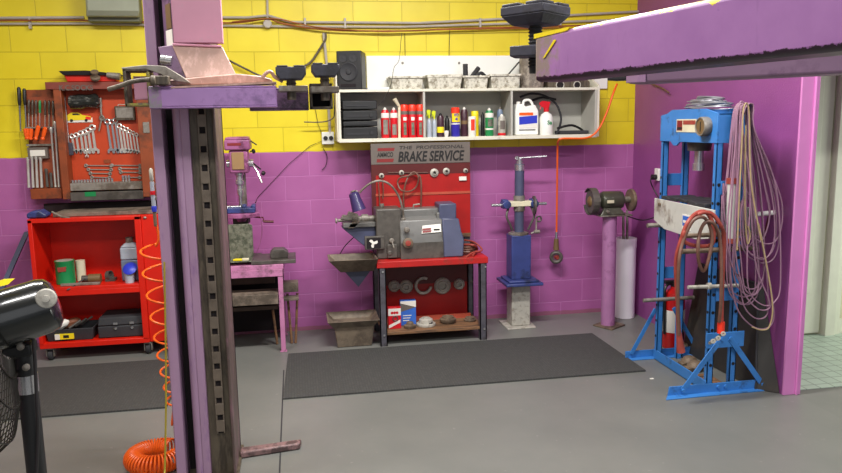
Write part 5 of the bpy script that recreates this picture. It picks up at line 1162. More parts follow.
tag(MB().lathe([(.04, 0), (.042, .03), (.036, .03), (.034, .006), (.001, .005)], (c_.x-.02, -.24, ZM+.035), (1, -.3, .15), 20).box((c_.x-.03, -.28, ZM), (c_.x+.04, -.20, ZM+.02)).build('steel_ring', 'lathedark'), 'dark steel ring standing on the middle shelf beside the drum tool', 'ring')
# bottom shelf: toolbox and tray
x0, x1 = at(98, 330, -.36).x, -1.215
t = thing('tool_case', 'dark grey plastic tool case with two silver latches', 'case', ((x0+x1)/2, -.25, .141))
MB().box((x0, -.37, .141), (x1, -.10, .235)).build('case_base', 'rubber', t, .01)
MB().prism([(x0, -.37, .238), (x1, -.37, .238), (x1, -.355, .30), (x0+.01, -.355, .30)], (0, .26, 0)).build('case_lid', 'rubber', t, .008)
for k in (.40, .76):
    x = x0+(x1-x0)*k; MB().box((x-.016, -.378, .245), (x+.016, -.37, .262)).cyl((x+.0, -.379, .215), (x, -.37, .215), .010, n=10).build('latch', 'chrome', t)
x0, x1 = at(45.5, 338, -.38).x, at(94, 338, -.38).x
t = thing('parts_tray', 'black plastic tray with yellow label on the trolley bottom shelf', 'tray', ((x0+x1)/2, -.26, .141))
MB().frustum(((x0+x1)/2, -.26, .141), ((x0+x1)/2, -.26, .235), ((x1-x0)/2*.92, .11), ((x1-x0)/2, .125), open_top=.008).build('tray_body', 'rubber', t, .004)
a = at(57, 343.5, -.385)
lb = MB().box((a.x-.01, -.388, .158), (a.x+.125, -.378, .20)).build('label', 'yellow', t)
MB().box((a.x-.01, -.3895, .158), (a.x+.025, -.388, .20)).build('label_end', 'paper', lb)
MB().box((a.x+.05, -.3895, .168), (a.x+.09, -.388, .19)).build('label_print', 'black', lb)
for i, (dx, dy, l_, mt) in enumerate(((.08, -.28, 'crumpled white bag', 'paper'), (.15, -.24, 'crumpled rusty brown bag', 'concpipe'))):
    q = V(x0+dx, dy, .215)
    tag(MB().lathe([(.01, -.07), (.03, -.05), (.038, 0), (.028, .05), (.008, .07)], q+V(0, 0, .03), (1, .2, .35), 9).build('crumpled_bag', mt), l_+' lying in the black parts tray', 'bag')
for i in range(3):
    q = V(x0+.20+.03*i, -.30+.05*i, .22)
    tag(MB().tube([q+V(-.05, 0, 0), q+V(.03, .03, .05)], .009, 8).build('hand_tool', 'lathedark'), 'dark hand tool sticking out of the parts tray, '+['left', 'middle', 'right'][i]+' one', 'tool', 'dark tools in the black tray')
# trolley top
c_ = at(38, 214, -.35)
tag(MB().prism([(c_.x-.07, -.38, 1.087), (c_.x+.06, -.38, 1.087), (c_.x+.07, -.38, 1.11), (c_.x+.02, -.38, 1.145), (c_.x-.04, -.38, 1.14), (c_.x-.075, -.38, 1.12)], (0, .12, 0)).build('blue_cloth', 'standblue', bevel=.012), 'folded dark blue cloth on the left end of trolley top', 'cloth')
tag(MB().box((-1.80, -.34, 1.087), (-1.03, -.06, 1.115)).build('flat_board', 'greyboard', bevel=.003), 'flat grey brown board lying on the trolley top', 'board')
tag(MB().box((-1.95, -.05, 1.087), (-1.03, -.01, 1.16)).build('dark_plank', 'darkgap', bevel=.003), 'dark plank on edge at the back of trolley top', 'plank')
tag(MB().tube([at(52, 212, -.36), at(62, 217, -.4), at(70, 218, -.40)], .008, 8).build('small_bracket', 'dullsteel'), 'small bent steel piece beside the blue cloth', 'bracket')
a, b = at(26.5, 232, -.12), at(7, 276, -.30)
d = (b-a)
kf = (.01-b.z)/d.z
tag(MB().prism([a+V(-.018, 0, 0), a+V(.018, 0, 0), b+d*kf+V(.018, 0, 0), b+d*kf+V(-.018, 0, 0)], (0, .03, 0)).build('steel_strut', 'latheblue'), 'slate blue flat bar leaning behind the left side of trolley', 'bar')

# ------------------------------------------------------------------ coiled orange hose & blow gun
YH = -2.78
t = thing('air_blow_gun', 'silver and blue blow gun hanging beside the lift post', 'blow gun', at(152, 238, -2.13))
a, b = at(150.6, 168, -2.13), at(155.3, 222, -2.13)
d = (b-a)
MB().lathe([(.004, 0), (.010, .01), (.010, .06), (.006, .07)], a, d, 10).build('nozzle', 'silver', t)
MB().cyl(a+d*.25, a+d*.72, .011, n=10).build('body', 'clear', t)
MB().lathe([(.012, 0), (.014, .006), (.012, .03)], a+d*.70, d, 10).build('blue_ring', 'blue', t)
MB().tube([a+d*.28+V(.02, 0, 0), a+d*.5+V(.026, 0, 0), a+d*.62], .006, 8).build('trigger', 'dullsteel', t)
MB().lathe([(.009, 0), (.009, d.length*.3)], a+d*.78, d, 10).build('brass_fitting', 'cast', t)
MB().lathe([(.013, 0), (.014, .006), (.013, .02)], a+d*.42, d, 10).build('red_ring', 'canred', t)
t = thing('spiral_air_hose', 'bright orange spiral air hose stretched down beside the post to a floor coil', 'hose', (-.7, -2.8, 0))
HY = -2.13
pts = [at(155.3, 222, HY), at(158, 232, HY), at(158.5, 240, HY), at(156, 246, HY)]
path = catmull(pts, 5)
turns = [(246, 17, 158.5), (268, 17, 160), (290, 15, 162), (312, 13.5, 164), (333, 12, 166), (351, 10.5, 167.5), (368, 9, 169), (384, 7, 170.5), (398, 6, 172), (410, 5, 173)]
n = 20; hel = []
for i in range(len(turns)-1):
    y0, r_0, x0 = turns[i]; y1, r_1, x1 = turns[i+1]
    for k in range(n):
        f = k/n; y = y0+(y1-y0)*f; rr = (r_0+(r_1-r_0)*f)/184.; x = x0+(x1-x0)*f
        c_ = at(x, y, HY); a = 2*PI*f+PI*.6
        hel.append(c_+V(math.cos(a)*rr, math.sin(a)*rr*.9, 0))
MB().tube(path+hel, .0062, 8).build('stretched_spiral', 'orangehose', t)
# floor coil: torus helix lying on the floor, an open C
cc = V(-.775, -2.38, 0); RR = .112
fc = []
N_ = 38
for k in range(N_*14):
    th = R(55)+R(290)*k/(N_*14); ph = 2*PI*k/14
    r1 = .046
    fc.append(cc+V(math.cos(th)*(RR+r1*math.cos(ph)), math.sin(th)*(RR+r1*math.cos(ph))*.95, r1+.006+r1*math.sin(ph)))
MB().tube(fc, .0056, 7).build('floor_coil', 'orangehose', t)
MB().tube(catmull([hel[-1], at(172, 425, HY), V(-.70, -2.13, .22), V(-.66, -2.16, .15), fc[0]], 6), .0062, 8).build('link', 'orangehose', t)
tag(MB().tube(catmull([at(164.3, 262, -2.64), at(165.5, 330, -2.64), at(166, 400, -2.66), at(165, 462, -2.70), at(164.5, 474, -2.72)], 5), .0045, 8).build('yellow_cord', pm('olive yellow cord', (158, 140, 40), .5)), 'olive yellow cord hanging straight down in front of orange spiral hose', 'cord')

# ------------------------------------------------------------------ vehicle lift post (left)
LY = -2.60
def PX(px, py, Y): return at(px, py, Y).x
M['lilac'] = pm('pale lilac enamel', (168, 134, 164), .42, 0, .08, 5, dirt=(140, 104, 150), dirt_amt=.2, dscale=8, stretch=(2, 2, .5))
t = thing('vehicle_lift_post', 'pink and purple vehicle lift post with greasy slotted track', 'lift post', (-.48, LY, 0))
x_l0, x_l1 = -.642, -.595      # left lip
x_g1, x_t1, x_p1, x_r1 = -.545, -.515, -.478, -.358
MB().box((x_l0, LY, .012), (x_l1, LY+.34, 3.4)).box((x_l1, LY+.30, .012), (x_r1, LY+.34, 3.4)).build('post_channel', 'lilac', t, .004)
MB().box((x_l1, LY+.12, .012), (x_g1+.01, LY+.30, 3.4)).build('dark_cavity', 'darkgap', t)
MB().cyl(((x_g1+x_t1)/2, LY+.03, .012), ((x_g1+x_t1)/2, LY+.03, 1.86), .022, n=18).build('guide_tube', 'lilac', t)
MB().box((x_t1-.002, LY+.01, .012), (x_p1, LY+.30, 3.4)).build('inner_flange', 'lilac', t, .004)
g = MB().box((x_p1, LY+.035, .012), (x_r1-.012, LY+.29, 3.4)).build('grease_track', 'greasy', t, .002)
MB().box((x_r1-.012, LY, .012), (x_r1, LY+.34, 3.4)).build('right_flange', pm('worn mauve flange', (96, 80, 76), .5, .1, .2, 10, dirt=(128, 94, 104), dirt_amt=.3, dscale=12, stretch=(1, 1, .4)), t, .004)
# lock ladder
lx0, lx1 = x_p1+.036, x_p1+.078
lk = MB().box((lx0, LY+.020, .23), (lx0+.008, LY+.036, 1.9)).box((lx1-.008, LY+.020, .23), (lx1, LY+.036, 1.9)); 
z = .24
while z < 1.88:
    lk.box((lx0, LY+.018, z), (lx1, LY+.034, z+.058)); z += .088
lk.build('lock_ladder', pm('ladder steel', (112, 100, 88), .5, .1, .2, 20, dirt=(84, 74, 64), dirt_amt=.4), t, .002)
MB().box((lx0+.002, LY+.030, .23), (lx1-.002, LY+.0352, 1.9)).build('ladder_slot', 'darkgap', t)
MB().box((-.66, LY-.02, 0), (-.345, LY+.36, .012)).build('base_plate', 'greasy', t)
# floor rail piece reaching out from the base
a0, a1 = atz(240, 461, .0), atz(300, 449, .0)
tag(MB().prism([V(a0.x-.0, a0.y+.02, .002), V(a1.x, a1.y-.01, .002), V(a1.x+.01, a1.y+.05, .002), V(a0.x+.0, a0.y+.09, .002)], (0, 0, .035)).build('floor_guard_rail', pm('scuffed mauve brown steel', (134, 104, 104), .5, 0, .2, 14, dirt=(80, 62, 62), dirt_amt=.5, dscale=20), bevel=.008), 'scuffed pinkish steel bar lying out from the foot of the lift post', 'bar')
# carriage (rides on the post)
t = thing('lift_carriage', 'pink lift carriage riding on the post, with scuffed skirt below', 'lift carriage', (-.45, LY-.1, 1.95))
CY = LY-.13
q = lambda x, y, Y=CY: at(x, y, Y)
xa, xb = q(171.5, 10).x, q(221, 10).x
MB().box((xa, CY, 2.10), (xb, CY+.05, 3.0)).box((xa+.02, CY+.05, 2.12), (xb-.045, LY-.01, 3.0)).build('carriage_box', 'liftpink', t, .003)
# dark side cheek, recessed
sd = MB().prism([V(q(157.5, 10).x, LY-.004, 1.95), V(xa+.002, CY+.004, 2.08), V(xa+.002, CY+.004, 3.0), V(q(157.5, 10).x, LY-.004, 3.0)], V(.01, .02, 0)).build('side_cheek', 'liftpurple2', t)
def cheek(u, z, d=0):      # point on the cheek, u 0..1 from rear to front
    A, B_ = V(q(157.5, 10).x, LY-.004, 0), V(xa+.002, CY+.004, 0)
    n_ = V((B_-A).y, -(B_-A).x, 0).normalized()
    return A+(B_-A)*u+V(0, 0, z)+n_*d
nn = (cheek(0, 0, 1)-cheek(0, 0, 0))
if nn.y > 0: nn = -nn
def cheekpatch(u0, u1, z0_, z1_, mat, name):
    P = [cheek(u0, z0_)+nn*.004, cheek(u1, z0_)+nn*.004, cheek(u1, z1_)+nn*.004, cheek(u0, z1_)+nn*.004]
    MB().prism(P, -nn*.003).build(name, mat, t)
cheekpatch(.40, .88, 2.165, 2.27, 'brownlabel', 'olive_sticker')
cheekpatch(.30, .92, 2.085, 2.16, 'paper', 'paper_sticker')
c_ = at(170, 60.5, CY-.0); MB().cyl(c_+V(-.035, .0, .004), c_+V(.012, -.01, -.004), .022, n=14).build('steel_pin', 'chrome', t)
# skirt: a sloped guard widening to the arm carrier
y_s = CY
T0, T1 = at(172, 45, CY), at(222.5, 47, CY); B0, B1 = at(186, 78, CY-.05), at(236, 75, CY-.05)
MB().prism([T0, T1, B1, B0], (0, .03, 0)).build('skirt_guard', 'skirt', t, .003)
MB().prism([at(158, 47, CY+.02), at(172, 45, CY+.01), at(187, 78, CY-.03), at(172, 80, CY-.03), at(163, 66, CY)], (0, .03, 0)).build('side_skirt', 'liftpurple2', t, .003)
MB().tube([T0+V(.004, -.006, .002), T1+V(-.004, -.006, .002)], .005, 8).build('weld_bead', 'liftpink', t)
MB().prism([at(165, 80, CY-.06), at(236, 73.5, CY-.06), at(262, 76, CY-.06), at(272, 79, CY-.06), at(272, 83, CY-.06), at(165, 86, CY-.06)], (0, .16, 0)).build('pivot_plate', 'skirt', t, .006)
MB().tube(catmull([at(262, 78, CY-.09), at(267, 72.5, CY-.09), at(271, 72, CY-.09), at(275, 77, CY-.09), at(283, 81.5, CY-.09)], 5), .008, 10).build('pivot_lug', 'skirt', t)
# front lifting arm
AY = CY-.14
def tubebox(x0, x1, y0, y1, z0_, z1_, wall=.008):
    return MB().box((x0, y0, z0_), (x1, y1, z0_+wall)).box((x0, y0, z1_-wall), (x1, y1, z1_)).box((x0, y0, z0_+wall), (x1, y0+wall, z1_-wall)).box((x0, y1-wall, z0_+wall), (x1, y1, z1_-wall))
za, zb_ = at(200, 108, AY).z, at(200, 86, AY).z
t = thing('lift_arm', 'purple front arm of the left lift post with an open right end', 'lift arm', (-.36, AY, za))
x0, x1 = at(149, 96, AY).x, at(276.3, 95, AY).x
tubebox(x0, x1, AY, AY+.12, za, zb_).build('arm_tube', 'liftpurple', t, .003)
MB().box((x0-.001, AY-.001, za+.002), (x0+.05, AY+.001, zb_-.002)).build('scuffed_tip', pm('green grey scuff', (128, 122, 126), .5, 0, .15, 20, dirt=(140, 100, 150), dirt_amt=.5, dscale=15), t)
MB().box((x0+.05, AY+.02, za+.01), (x1-.04, AY+.10, zb_-.01)).build('inner_slide', 'darkgap', t)
MB().prism([at(171, 86.5, AY-.002), at(276, 81.5, AY-.002), at(276, 83.4, AY-.002), at(171, 88.4, AY-.002)], (0, .10, 0)).build('worn_edge', 'skirt', t)
def liftpad(name_l, l, r, top, bot, Y, zplate, label, stemx, plate):
    cx = (at(l, top, Y).x+at(r, top, Y).x)/2; hw = (at(r, top, Y).x-at(l, top, Y).x)/2
    z1_ = at((l+r)/2, top, Y).z; z0_ = at((l+r)/2, bot, Y).z
    t = thing('lift_pad', label, 'lift pad', (cx, Y, zplate))
    hh = (z1_-z0_)
    MB().prism([(cx-hw, Y-.055, z0_+hh*.45), (cx-hw*.72, Y-.055, z0_), (cx+hw*.72, Y-.055, z0_), (cx+hw, Y-.055, z0_+hh*.45), (cx+hw, Y-.055, z1_), (cx-hw, Y-.055, z1_)], (0, .11, 0)).build('rubber_pad', 'padrubber', t, .004)
    for s_ in (-1, 1): MB().box((cx+s_*hw*.55-hw*.36, Y-.055, z1_-.002), (cx+s_*hw*.55+hw*.36, Y+.055, z1_+.006)).build('pad_tread', 'padrubber', t, .002)
    sx = at(stemx, bot, Y).x
    MB().cyl((sx, Y, zplate-.03), (sx, Y, z0_), .020, n=16).lathe([(.021, 0), (.023, .004), (.021, .008)], (sx, Y, z0_-.02), n=16).build('screw_stem', 'greasy', t)
    a, b = at(plate[0], plate[2], Y-.03), at(plate[1], plate[3], Y-.03)
    MB().box((a.x, Y-.05, b.z), (b.x, Y+.05, a.z)).build('holder_plate', 'dullsteel', t, .003)
    return t
liftpad('', 275.5, 305.6, 67.5, 80, AY+.03, za+.06, 'black rubber lift pad on short screw, left one beside pink arm', 291, (278.5, 308, 85.8, 91.5))
# rear arm
BYA = LY-.06
t = thing('lift_arm', 'purple rear arm with dark open square end pointing right', 'lift arm', (.1, BYA, za))
x0b, x1b = at(271, 96, BYA).x-.10, at(332.5, 95, BYA).x
zl, zh = at(320, 109, BYA).z, at(320, 83.5, BYA).z
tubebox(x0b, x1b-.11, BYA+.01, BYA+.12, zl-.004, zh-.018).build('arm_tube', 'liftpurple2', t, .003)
MB().box((x1b-.105, BYA-.006, zl), (x1b, BYA+.002, zl+.012)).box((x1b-.105, BYA-.006, zh-.012), (x1b, BYA+.002, zh)).box((x1b-.105, BYA-.006, zl), (x1b-.092, BYA+.12, zh)).box((x1b-.012, BYA-.006, zl), (x1b, BYA+.12, zh)).box((x1b-.105, BYA, zl), (x1b, BYA+.12, zl+.01)).box((x1b-.105, BYA, zh-.01), (x1b, BYA+.12, zh)).build('square_end', 'greasy', t, .003)
MB().box((x1b-.09, BYA+.07, zl+.012), (x1b-.012, BYA+.08, zh-.012)).build('hollow', 'darkgap', t)
liftpad('', 311, 338.6, 65, 77, BYA-.05, za+.06, 'black rubber lift pad on screw, right one nearer the speaker', 324.5, (310.5, 339, 86.5, 92.5))
# left bracket end with latch rod
t = thing('arm_lock_bracket', 'worn square arm bracket with locking rod at left of the lift post', 'bracket', at(136, 107, AY))
a, b = at(125, 106.5, AY+.03), at(149, 68, AY+.03)
w_ = .014
tubebox(a.x, b.x, AY+.03, AY+.15, a.z, b.z, w_).build('bracket_frame', 'greasy', t, .006) if False else None
MB().box((a.x, AY+.03, a.z), (a.x+w_, AY+.13, b.z)).box((a.x, AY+.03, b.z-w_), (b.x, AY+.13, b.z)).build('bracket_frame', 'greasy', t, .004)
MB().box((a.x, AY+.03, a.z), (b.x, AY+.13, a.z+w_)).box((b.x-w_, AY+.03, a.z), (b.x, AY+.13, b.z-w_)).build('yellow_edge', pm('chipped olive yellow', (150, 140, 62), .5, 0, .2, 20, dirt=(100, 90, 80), dirt_amt=.5, dscale=30), t, .004)
MB().box((a.x+.03, AY+.09, a.z+.03), (b.x-w_, AY+.125, b.z-.03)).build('inner_face', 'liftpink', t)
MB().prism([at(121, 67.5, AY+.03), at(146, 64.8, AY+.03), at(165, 66, AY+.03), at(183, 77, AY+.03), at(190, 83, AY+.03), at(176, 81, AY+.03), at(160, 74, AY+.03), at(146, 69, AY+.03), at(123, 70.5, AY+.03)], (0, .05, 0)).build('top_strap', 'dullsteel', t, .003)
MB().tube(catmull([at(108, 89.5, AY-.02), at(120, 86, AY-.02), at(133, 81.5, AY-.02), at(150, 79.5, AY-.02)], 5), .010, 10).build('locking_rod', 'greasy', t)
MB().box(at(150, 85, AY-.03), V(at(168.5, 79, AY-.03).x, AY+.02, at(160, 75.5, AY-.03).z)).cyl(at(151, 80.5, AY-.035), at(156, 80.5, AY-.035), .022, n=14).build('pivot_block', 'greasy', t, .005)

# ------------------------------------------------------------------ right-hand lift arms near the camera
def arm(p0, p1, z0_, z1_, wd, side, name, label, mat, cat='lift arm', round_=.012):
    d = V(p1[0]-p0[0], p1[1]-p0[1], 0).normalized(); n_ = V(-d.y, d.x, 0)*side
    t = thing(name, label, cat, (p0[0], p0[1], z0_))
    A, B_ = V(p0[0], p0[1], z0_), V(p1[0], p1[1], z0_)
    MB().prism([A, B_, B_+n_*wd, A+n_*wd], (0, 0, z1_-z0_)).build('arm_tube', mat, t, round_)
    return t, d, n_
def arm_paint():
    m, nt, b = new_mat('chipped purple arm paint'); N, L = nt.nodes, nt.links
    tc = N.new('ShaderNodeTexCoord'); sp = N.new('ShaderNodeSeparateXYZ'); L.new(tc.outputs['Object'], sp.inputs[0])
    def noise(s, d=5, r=.6, st=None):
        n = N.new('ShaderNodeTexNoise'); n.inputs['Scale'].default_value = s; n.inputs['Detail'].default_value = d; n.inputs['Roughness'].default_value = r
        if st:
            mp = N.new('ShaderNodeMapping'); mp.inputs['Scale'].default_value = st; L.new(tc.outputs['Object'], mp.inputs[0]); L.new(mp.outputs[0], n.inputs['Vector'])
        else: L.new(tc.outputs['Object'], n.inputs['Vector'])
        return n.outputs['Fac']
    def ramp(f, p0, p1, c0=(0,0,0,1), c1=(1,1,1,1)):
        r = N.new('ShaderNodeValToRGB'); r.color_ramp.elements[0].position = p0; r.color_ramp.elements[1].position = p1; r.color_ramp.elements[0].color = c0; r.color_ramp.elements[1].color = c1
        L.new(f, r.inputs[0]); return r.outputs[0]
    def mix(f, a, c):
        n = N.new('ShaderNodeMix'); n.data_type = 'RGBA'; L.new(f, n.inputs['Factor']); L.new(a, n.inputs['A']); n.inputs['B'].default_value = c; return n.outputs['Result']
    def mth(op, a, c):
        n = N.new('ShaderNodeMath'); n.operation = op
        for i, v in enumerate((a, c)):
            if isinstance(v, (int, float)): n.inputs[i].default_value = v
            else: L.new(v, n.inputs[i])
        return n.outputs[0]
    base = ramp(noise(5), .3, .7, lin((146, 98, 158)), lin((166, 118, 176)))
    col = mix(ramp(noise(16, 6, .7, (1, .5, 1)), .66, .70), base, lin((104, 66, 128)))
    col = mix(ramp(noise(26, 4, .6), .70, .73), col, lin((186, 150, 96)))
    tipf = mth('ADD', mth('MULTIPLY', mth('SUBTRACT', sp.outputs['Y'], .475), 9.0), mth('MULTIPLY', mth('SUBTRACT', noise(16, 6, .7), .5), 3.2))
    tipf = ramp(tipf, .1, .55)
    col = mix(mth('MULTIPLY', tipf, .85), col, lin((140, 128, 112)))
    streak = ramp(noise(9, 3, .5, (1, 3.2, .7)), .66, .74)
    col = mix(mth('MULTIPLY', streak, .35), col, lin((92, 60, 110)))
    # yellow chips along the top edge
    zt = mth('GREATER_THAN', mth('ADD', sp.outputs['Z'], mth('MULTIPLY', noise(30, 4, .6), .035)), .132)
    col = mix(mth('MULTIPLY', zt, ramp(noise(12, 3), .42, .5)), col, lin((222, 206, 40)))
    # grime along bottom edge
    zb = mth('LESS_THAN', mth('ADD', sp.outputs['Z'], mth('MULTIPLY', noise(40, 6, .75), -.03)), -.004)
    col = mix(zb, col, lin((52, 34, 52)))
    L.new(col, b.inputs['Base Color']); b.inputs['Roughness'].default_value = .4
    return m
M['armpaint'] = arm_paint()
t, d, n_ = arm((.632, -4.24), (.93, -5.42), 1.84, 1.962, .10, 1, 'lift_arm', 'large scuffed purple lift arm reaching in from top right, nearest the camera', 'armpaint')
if True:
    A = V(.632, -4.24, 1.84)
    # worn grey-olive tip patch and yellow streak on the visible face
    fa = -n_*.0015
    M['tipwear'] = pm('worn olive tip', (136, 122, 116), .5, 0, .15, 14, dirt=(158, 112, 164), dirt_amt=.6, dscale=14)
    MB().prism([A+d*.045+fa*2+V(0,0,.058), A+d*.055+fa*2+V(0,0,.060), A+d*.105+fa*2+V(0,0,.098), A+d*.095+fa*2+V(0,0,.100)], n_*.001).build('yellow_streak', 'yellow', t)
    MB().prism([A+d*.0+fa+V(0,0,.112), A+d*.15+fa+V(0,0,.116), A+d*.16+fa+V(0,0,.1235), A+d*.0+fa+V(0,0,.1235)], n_*.09).build('yellow_edge', 'yellow', t)
# far arm
t, d2, n2 = arm((.955, -4.11), (1.75, -5.05), 1.84, 1.93, .10, 1, 'lift_arm', 'second greyish purple lift arm, seen beneath the large near one', pm('dull grey lilac enamel', (128, 102, 126), .45, 0, .1, 5, dirt=(104, 78, 104), dirt_amt=.15, dscale=6), round_=.008)
A = V(.955, -4.11, 1.84)
MB().box((-.0, -.0, 0), (.001, .001, .001), Matrix.Translation(A)).build('tip_marker', 'liftpurple2', t) if False else None
MB().prism([A-d2*.0-n2*.004+V(0, 0, .012), A-d2*.06-n2*.004+V(0, 0, .012), A-d2*.06+n2*.06+V(0, 0, .012), A-d2*.0+n2*.06+V(0, 0, .012)], (0, 0, .035)).build('inner_tip', 'rubber', t, .004)
MB().prism([A+d2*.0-n2*.006+V(0, 0, .002), A+d2*.06-n2*.006+V(0, 0, .002), A+d2*.06-n2*.006+V(0, 0, .06), A+d2*.0-n2*.006+V(0, 0, .06)], n2*.004).build('end_band', 'lilac', t, .002)
# pad of the near arm
Pc = at(535.5, 20, -3.98)
t = thing('lift_pad', 'slate square lift pad on threaded screw at tip of the big purple arm', 'lift pad', (Pc.x, Pc.y, 1.9))
T = Matrix.Translation((Pc.x, Pc.y, 0)) @ Matrix.Rotation(R(38), 4, 'Z')
zt = at(535, 3, -3.98).z; zbm = at(535, 26, -3.98).z
hw = .075
MB().box((-hw, -hw, zbm+.028), (hw, hw, zt-.012), T).frustum((0, 0, zbm), (0, 0, zbm+.028), (.05, .05), (hw, hw), T).build('rubber_pad', 'padrubber', t, .004)
for sx_ in (-1, 1):
    for sy_ in (-1, 1): MB().box((sx_*.042-.030, sy_*.042-.030, zt-.013), (sx_*.042+.030, sy_*.042+.030, zt-.004), T).build('pad_tread', 'padrubber', t, .003)
m = MB(); zz = 1.90
m.cyl((Pc.x, Pc.y, 1.88), (Pc.x, Pc.y, zbm+.004), .018, n=18)
while zz < zbm: m.ring((Pc.x, Pc.y, zz), (0, 0, 1), .019, .0028, 18, 5); zz += .010
m.build('threaded_screw', 'rubber', t)
a, b = at(511.5, 48, -4.02), at(534, 58, -4.02)
MB().prism([V(a.x, -4.0, b.z+.006), V(a.x+.07, -4.12, b.z), V(b.x+.06, -4.16, b.z+.002), V(b.x+.06, -3.97, b.z+.002), V(a.x+.03, -3.95, b.z+.004)], (0, 0, .03)).build('holder_plate', 'padrubber', t, .003)

# ------------------------------------------------------------------ pedestal fan in left foreground
FY = -4.0
hub = at(45, 305, FY)
t = thing('pedestal_fan', 'black industrial pedestal fan seen from behind at left edge', 'fan', (hub.x-.06, FY, 0))
ax = V(-1, -.22, -.26).normalized()
e1 = at(57, 298, FY)
MB().lathe([(.02, -.0), (.056, .002), (.072, .014), (.078, .035), (.080, .16), (.080, .26), (.074, .30), (.02, .32)], e1+V(-.0, 0, -.01), ax, 40).build('motor_housing', 'blackgloss', t)
c_ = at(46, 298.5, FY-.088)
pc = MB().lathe([(.026, 0), (.027, .003), (.024, .007), (.010, .009), (.009, .014), (.001, .015)], c_+V(0, .004, 0), (.12, -1, .05), 28).build('round_cover', 'silver', t)
q = at(6, 281, FY-.09)
MB().prism([at(-3, 287, FY-.075), at(8, 284.5, FY-.075), at(14, 279, FY-.072), at(3, 279.5, FY-.06), at(-4, 282, FY-.06)], (0, .006, 0)).build('yellow_sticker', 'yellow', t)
# yoke, bracket under the motor
m = MB().prism([at(-30, 345, FY), at(20, 342, FY), at(40, 326, FY), at(38, 320, FY), at(15, 330, FY), at(-30, 334, FY)], (0, .05, 0)); m.build('yoke', 'greasy', t, .006)
MB().prism([at(2, 348, FY-.03), at(30, 344, FY-.03), at(32, 356, FY-.03), at(12, 360, FY-.03), at(0, 354, FY-.03)], (0, .06, 0)).build('tilt_bracket', 'black', t, .006)
sp_ = [at(37+4*math.sin(k*1.1)*.6, 313+k*.45, FY-.05) for k in range(30)]
MB().tube([at(36.5+k*.25, 313+k*.5, FY-.05)+V(.010*math.cos(k*1.2), -.010*math.sin(k*1.2), 0) for k in range(26)], .0028, 6).build('spring', 'chrome', t)
for px, py in ((21, 346.5), (26.5, 367)): MB().lathe([(.010, 0), (.010, .006), (.005, .009)], at(px, py, FY-.034), (0, -1, 0), 12).build('bolt', 'dullsteel', t)
pt, pb_ = at(24, 355, FY), at(36, 473, FY)
dirp = V(0, 0, -1)
px0 = at(27, 410, FY).x
MB().cyl((at(24, 350, FY).x, FY, at(24, 350, FY).z), (at(24, 350, FY).x, FY, .03), .0265, n=24).build('pole', 'black', t)
zc0, zc1 = at(25, 392, FY).z, at(25, 374, FY).z
MB().cyl((at(24, 350, FY).x, FY, zc0), (at(24, 350, FY).x, FY, zc1), .0285, n=24).build('chrome_collar', 'chrome', t)
MB().lathe([(.24, 0), (.24, .012), (.06, .03), (.03, .05)], (at(24, 350, FY).x, FY, .001), n=36).build('base', 'black', t)
MB().tube(catmull([at(33, 338, FY-.03), at(35, 360, FY-.03), at(36, 385, FY-.03), at(38, 430, FY-.03), at(36, 480, FY-.03)], 5), .005).build('power_cord', 'blackcable', t)
# cage: shallow wire dome, seen from behind
gc = at(-52, 345, FY-.08)
u = ax.orthogonal().normalized(); w = ax.cross(u)
GR = .33
m = MB(); m.ring(gc, ax, GR, .006, 48, 6); m.ring(gc+ax*.02, ax, GR, .005, 48, 6)
for rr, dd in ((.30, -.06), (.22, -.10), (.14, -.12)): m.ring(gc+ax*dd, ax, rr, .0025, 40, 5)
for k in range(72):
    a = 2*PI*k/72; d_ = u*math.cos(a)+w*math.sin(a)
    m.tube([gc+d_*.09+ax*-.125, gc+d_*.22+ax*-.10, gc+d_*.30+ax*-.06, gc+d_*GR], .0016, 4, cap=False)
m.build('rear_grille', 'grill', t)
m = MB()
for k in range(72):
    a = 2*PI*k/72; d_ = u*math.cos(a)+w*math.sin(a)
    m.tube([gc+d_*.06+ax*.13, gc+d_*.22+ax*.12, gc+d_*.31+ax*.07, gc+d_*GR], .0016, 4, cap=False)
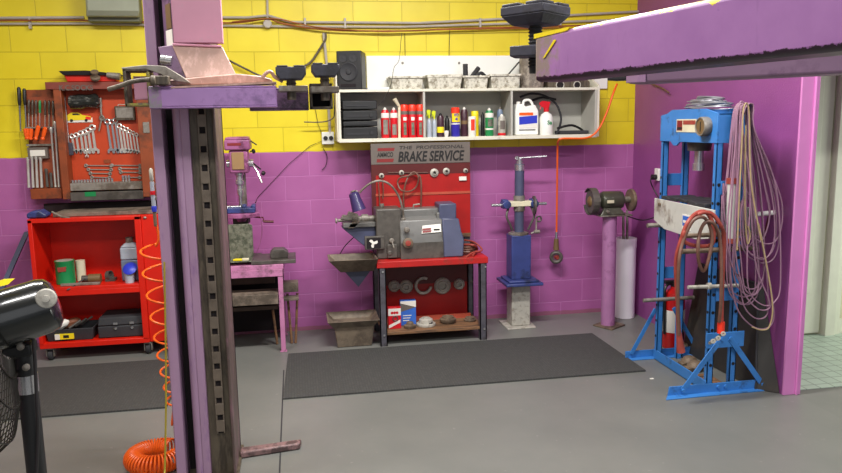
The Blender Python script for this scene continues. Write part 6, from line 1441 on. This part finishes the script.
for rr, dd in ((.31, .07), (.22, .12), (.10, .13)): m.ring(gc+ax*dd, ax, rr, .0025, 40, 5)
m.build('front_grille', 'grill', t)
for k in range(3):
    a = 2*PI*k/3+.4; d_ = u*math.cos(a)+w*math.sin(a); n_ = ax.cross(d_)
    MB().prism([gc+d_*.05-n_*.03-ax*.02, gc+d_*.29-n_*.09-ax*.03, gc+d_*.30+n_*.06+ax*.03, gc+d_*.05+n_*.03+ax*.02], ax*.004).build('fan_blade', 'black', t)
MB().lathe([(.05, -.02), (.055, .0), (.05, .05), (.01, .06)], gc+ax*-.02, ax, 24).build('hub', 'black', t)

# ------------------------------------------------------------------ lights
def area(name, loc, rot, sx, sy_, e, col=(1, 1, 1)):
    l = bpy.data.lights.new(name, 'AREA'); l.shape = 'RECTANGLE'; l.size = sx; l.size_y = sy_; l.energy = e; l.color = col
    o = bpy.data.objects.new(name, l); C.objects.link(o); o.location = loc; o.rotation_euler = rot; return o
area('tube_light', (.75, -2.45, 3.5), (0, 0, R(4)), 1.5, .25, 156, (1, .98, .94))
area('tube_light', (-1.5, -2.6, 3.5), (0, 0, R(4)), 1.4, .25, 72, (1, .97, .91))
area('tube_light', (2.3, -4.5, 3.5), (0, 0, 0), 1.6, .3, 92, (1, .98, .96))
area('tube_light', (-.6, -5.0, 3.5), (0, 0, 0), 1.6, .3, 64, (1, .98, .95))
area('washroom_fill', (5.6, -1.9, .85), (0, R(90), R(12)), 1.1, .9, 34, (.95, 1, .9))  # fill lamp added low at the side to brighten lower wall and tiles
area('front_fill', (.8, -7.9, 2.2), (R(82), 0, 0), 4.5, 2.2, 26, (.96, .98, 1))  # fill lamp added at the open front, behind the camera
w_ = bpy.data.worlds.new('world'); bpy.context.scene.world = w_; w_.use_nodes = True
w_.node_tree.nodes['Background'].inputs[0].default_value = (.9, .93, 1, 1); w_.node_tree.nodes['Background'].inputs[1].default_value = .25
sc = bpy.context.scene
sc.view_settings.view_transform = 'Standard'; sc.view_settings.look = 'None'; sc.view_settings.exposure = 0; sc.view_settings.gamma = 1
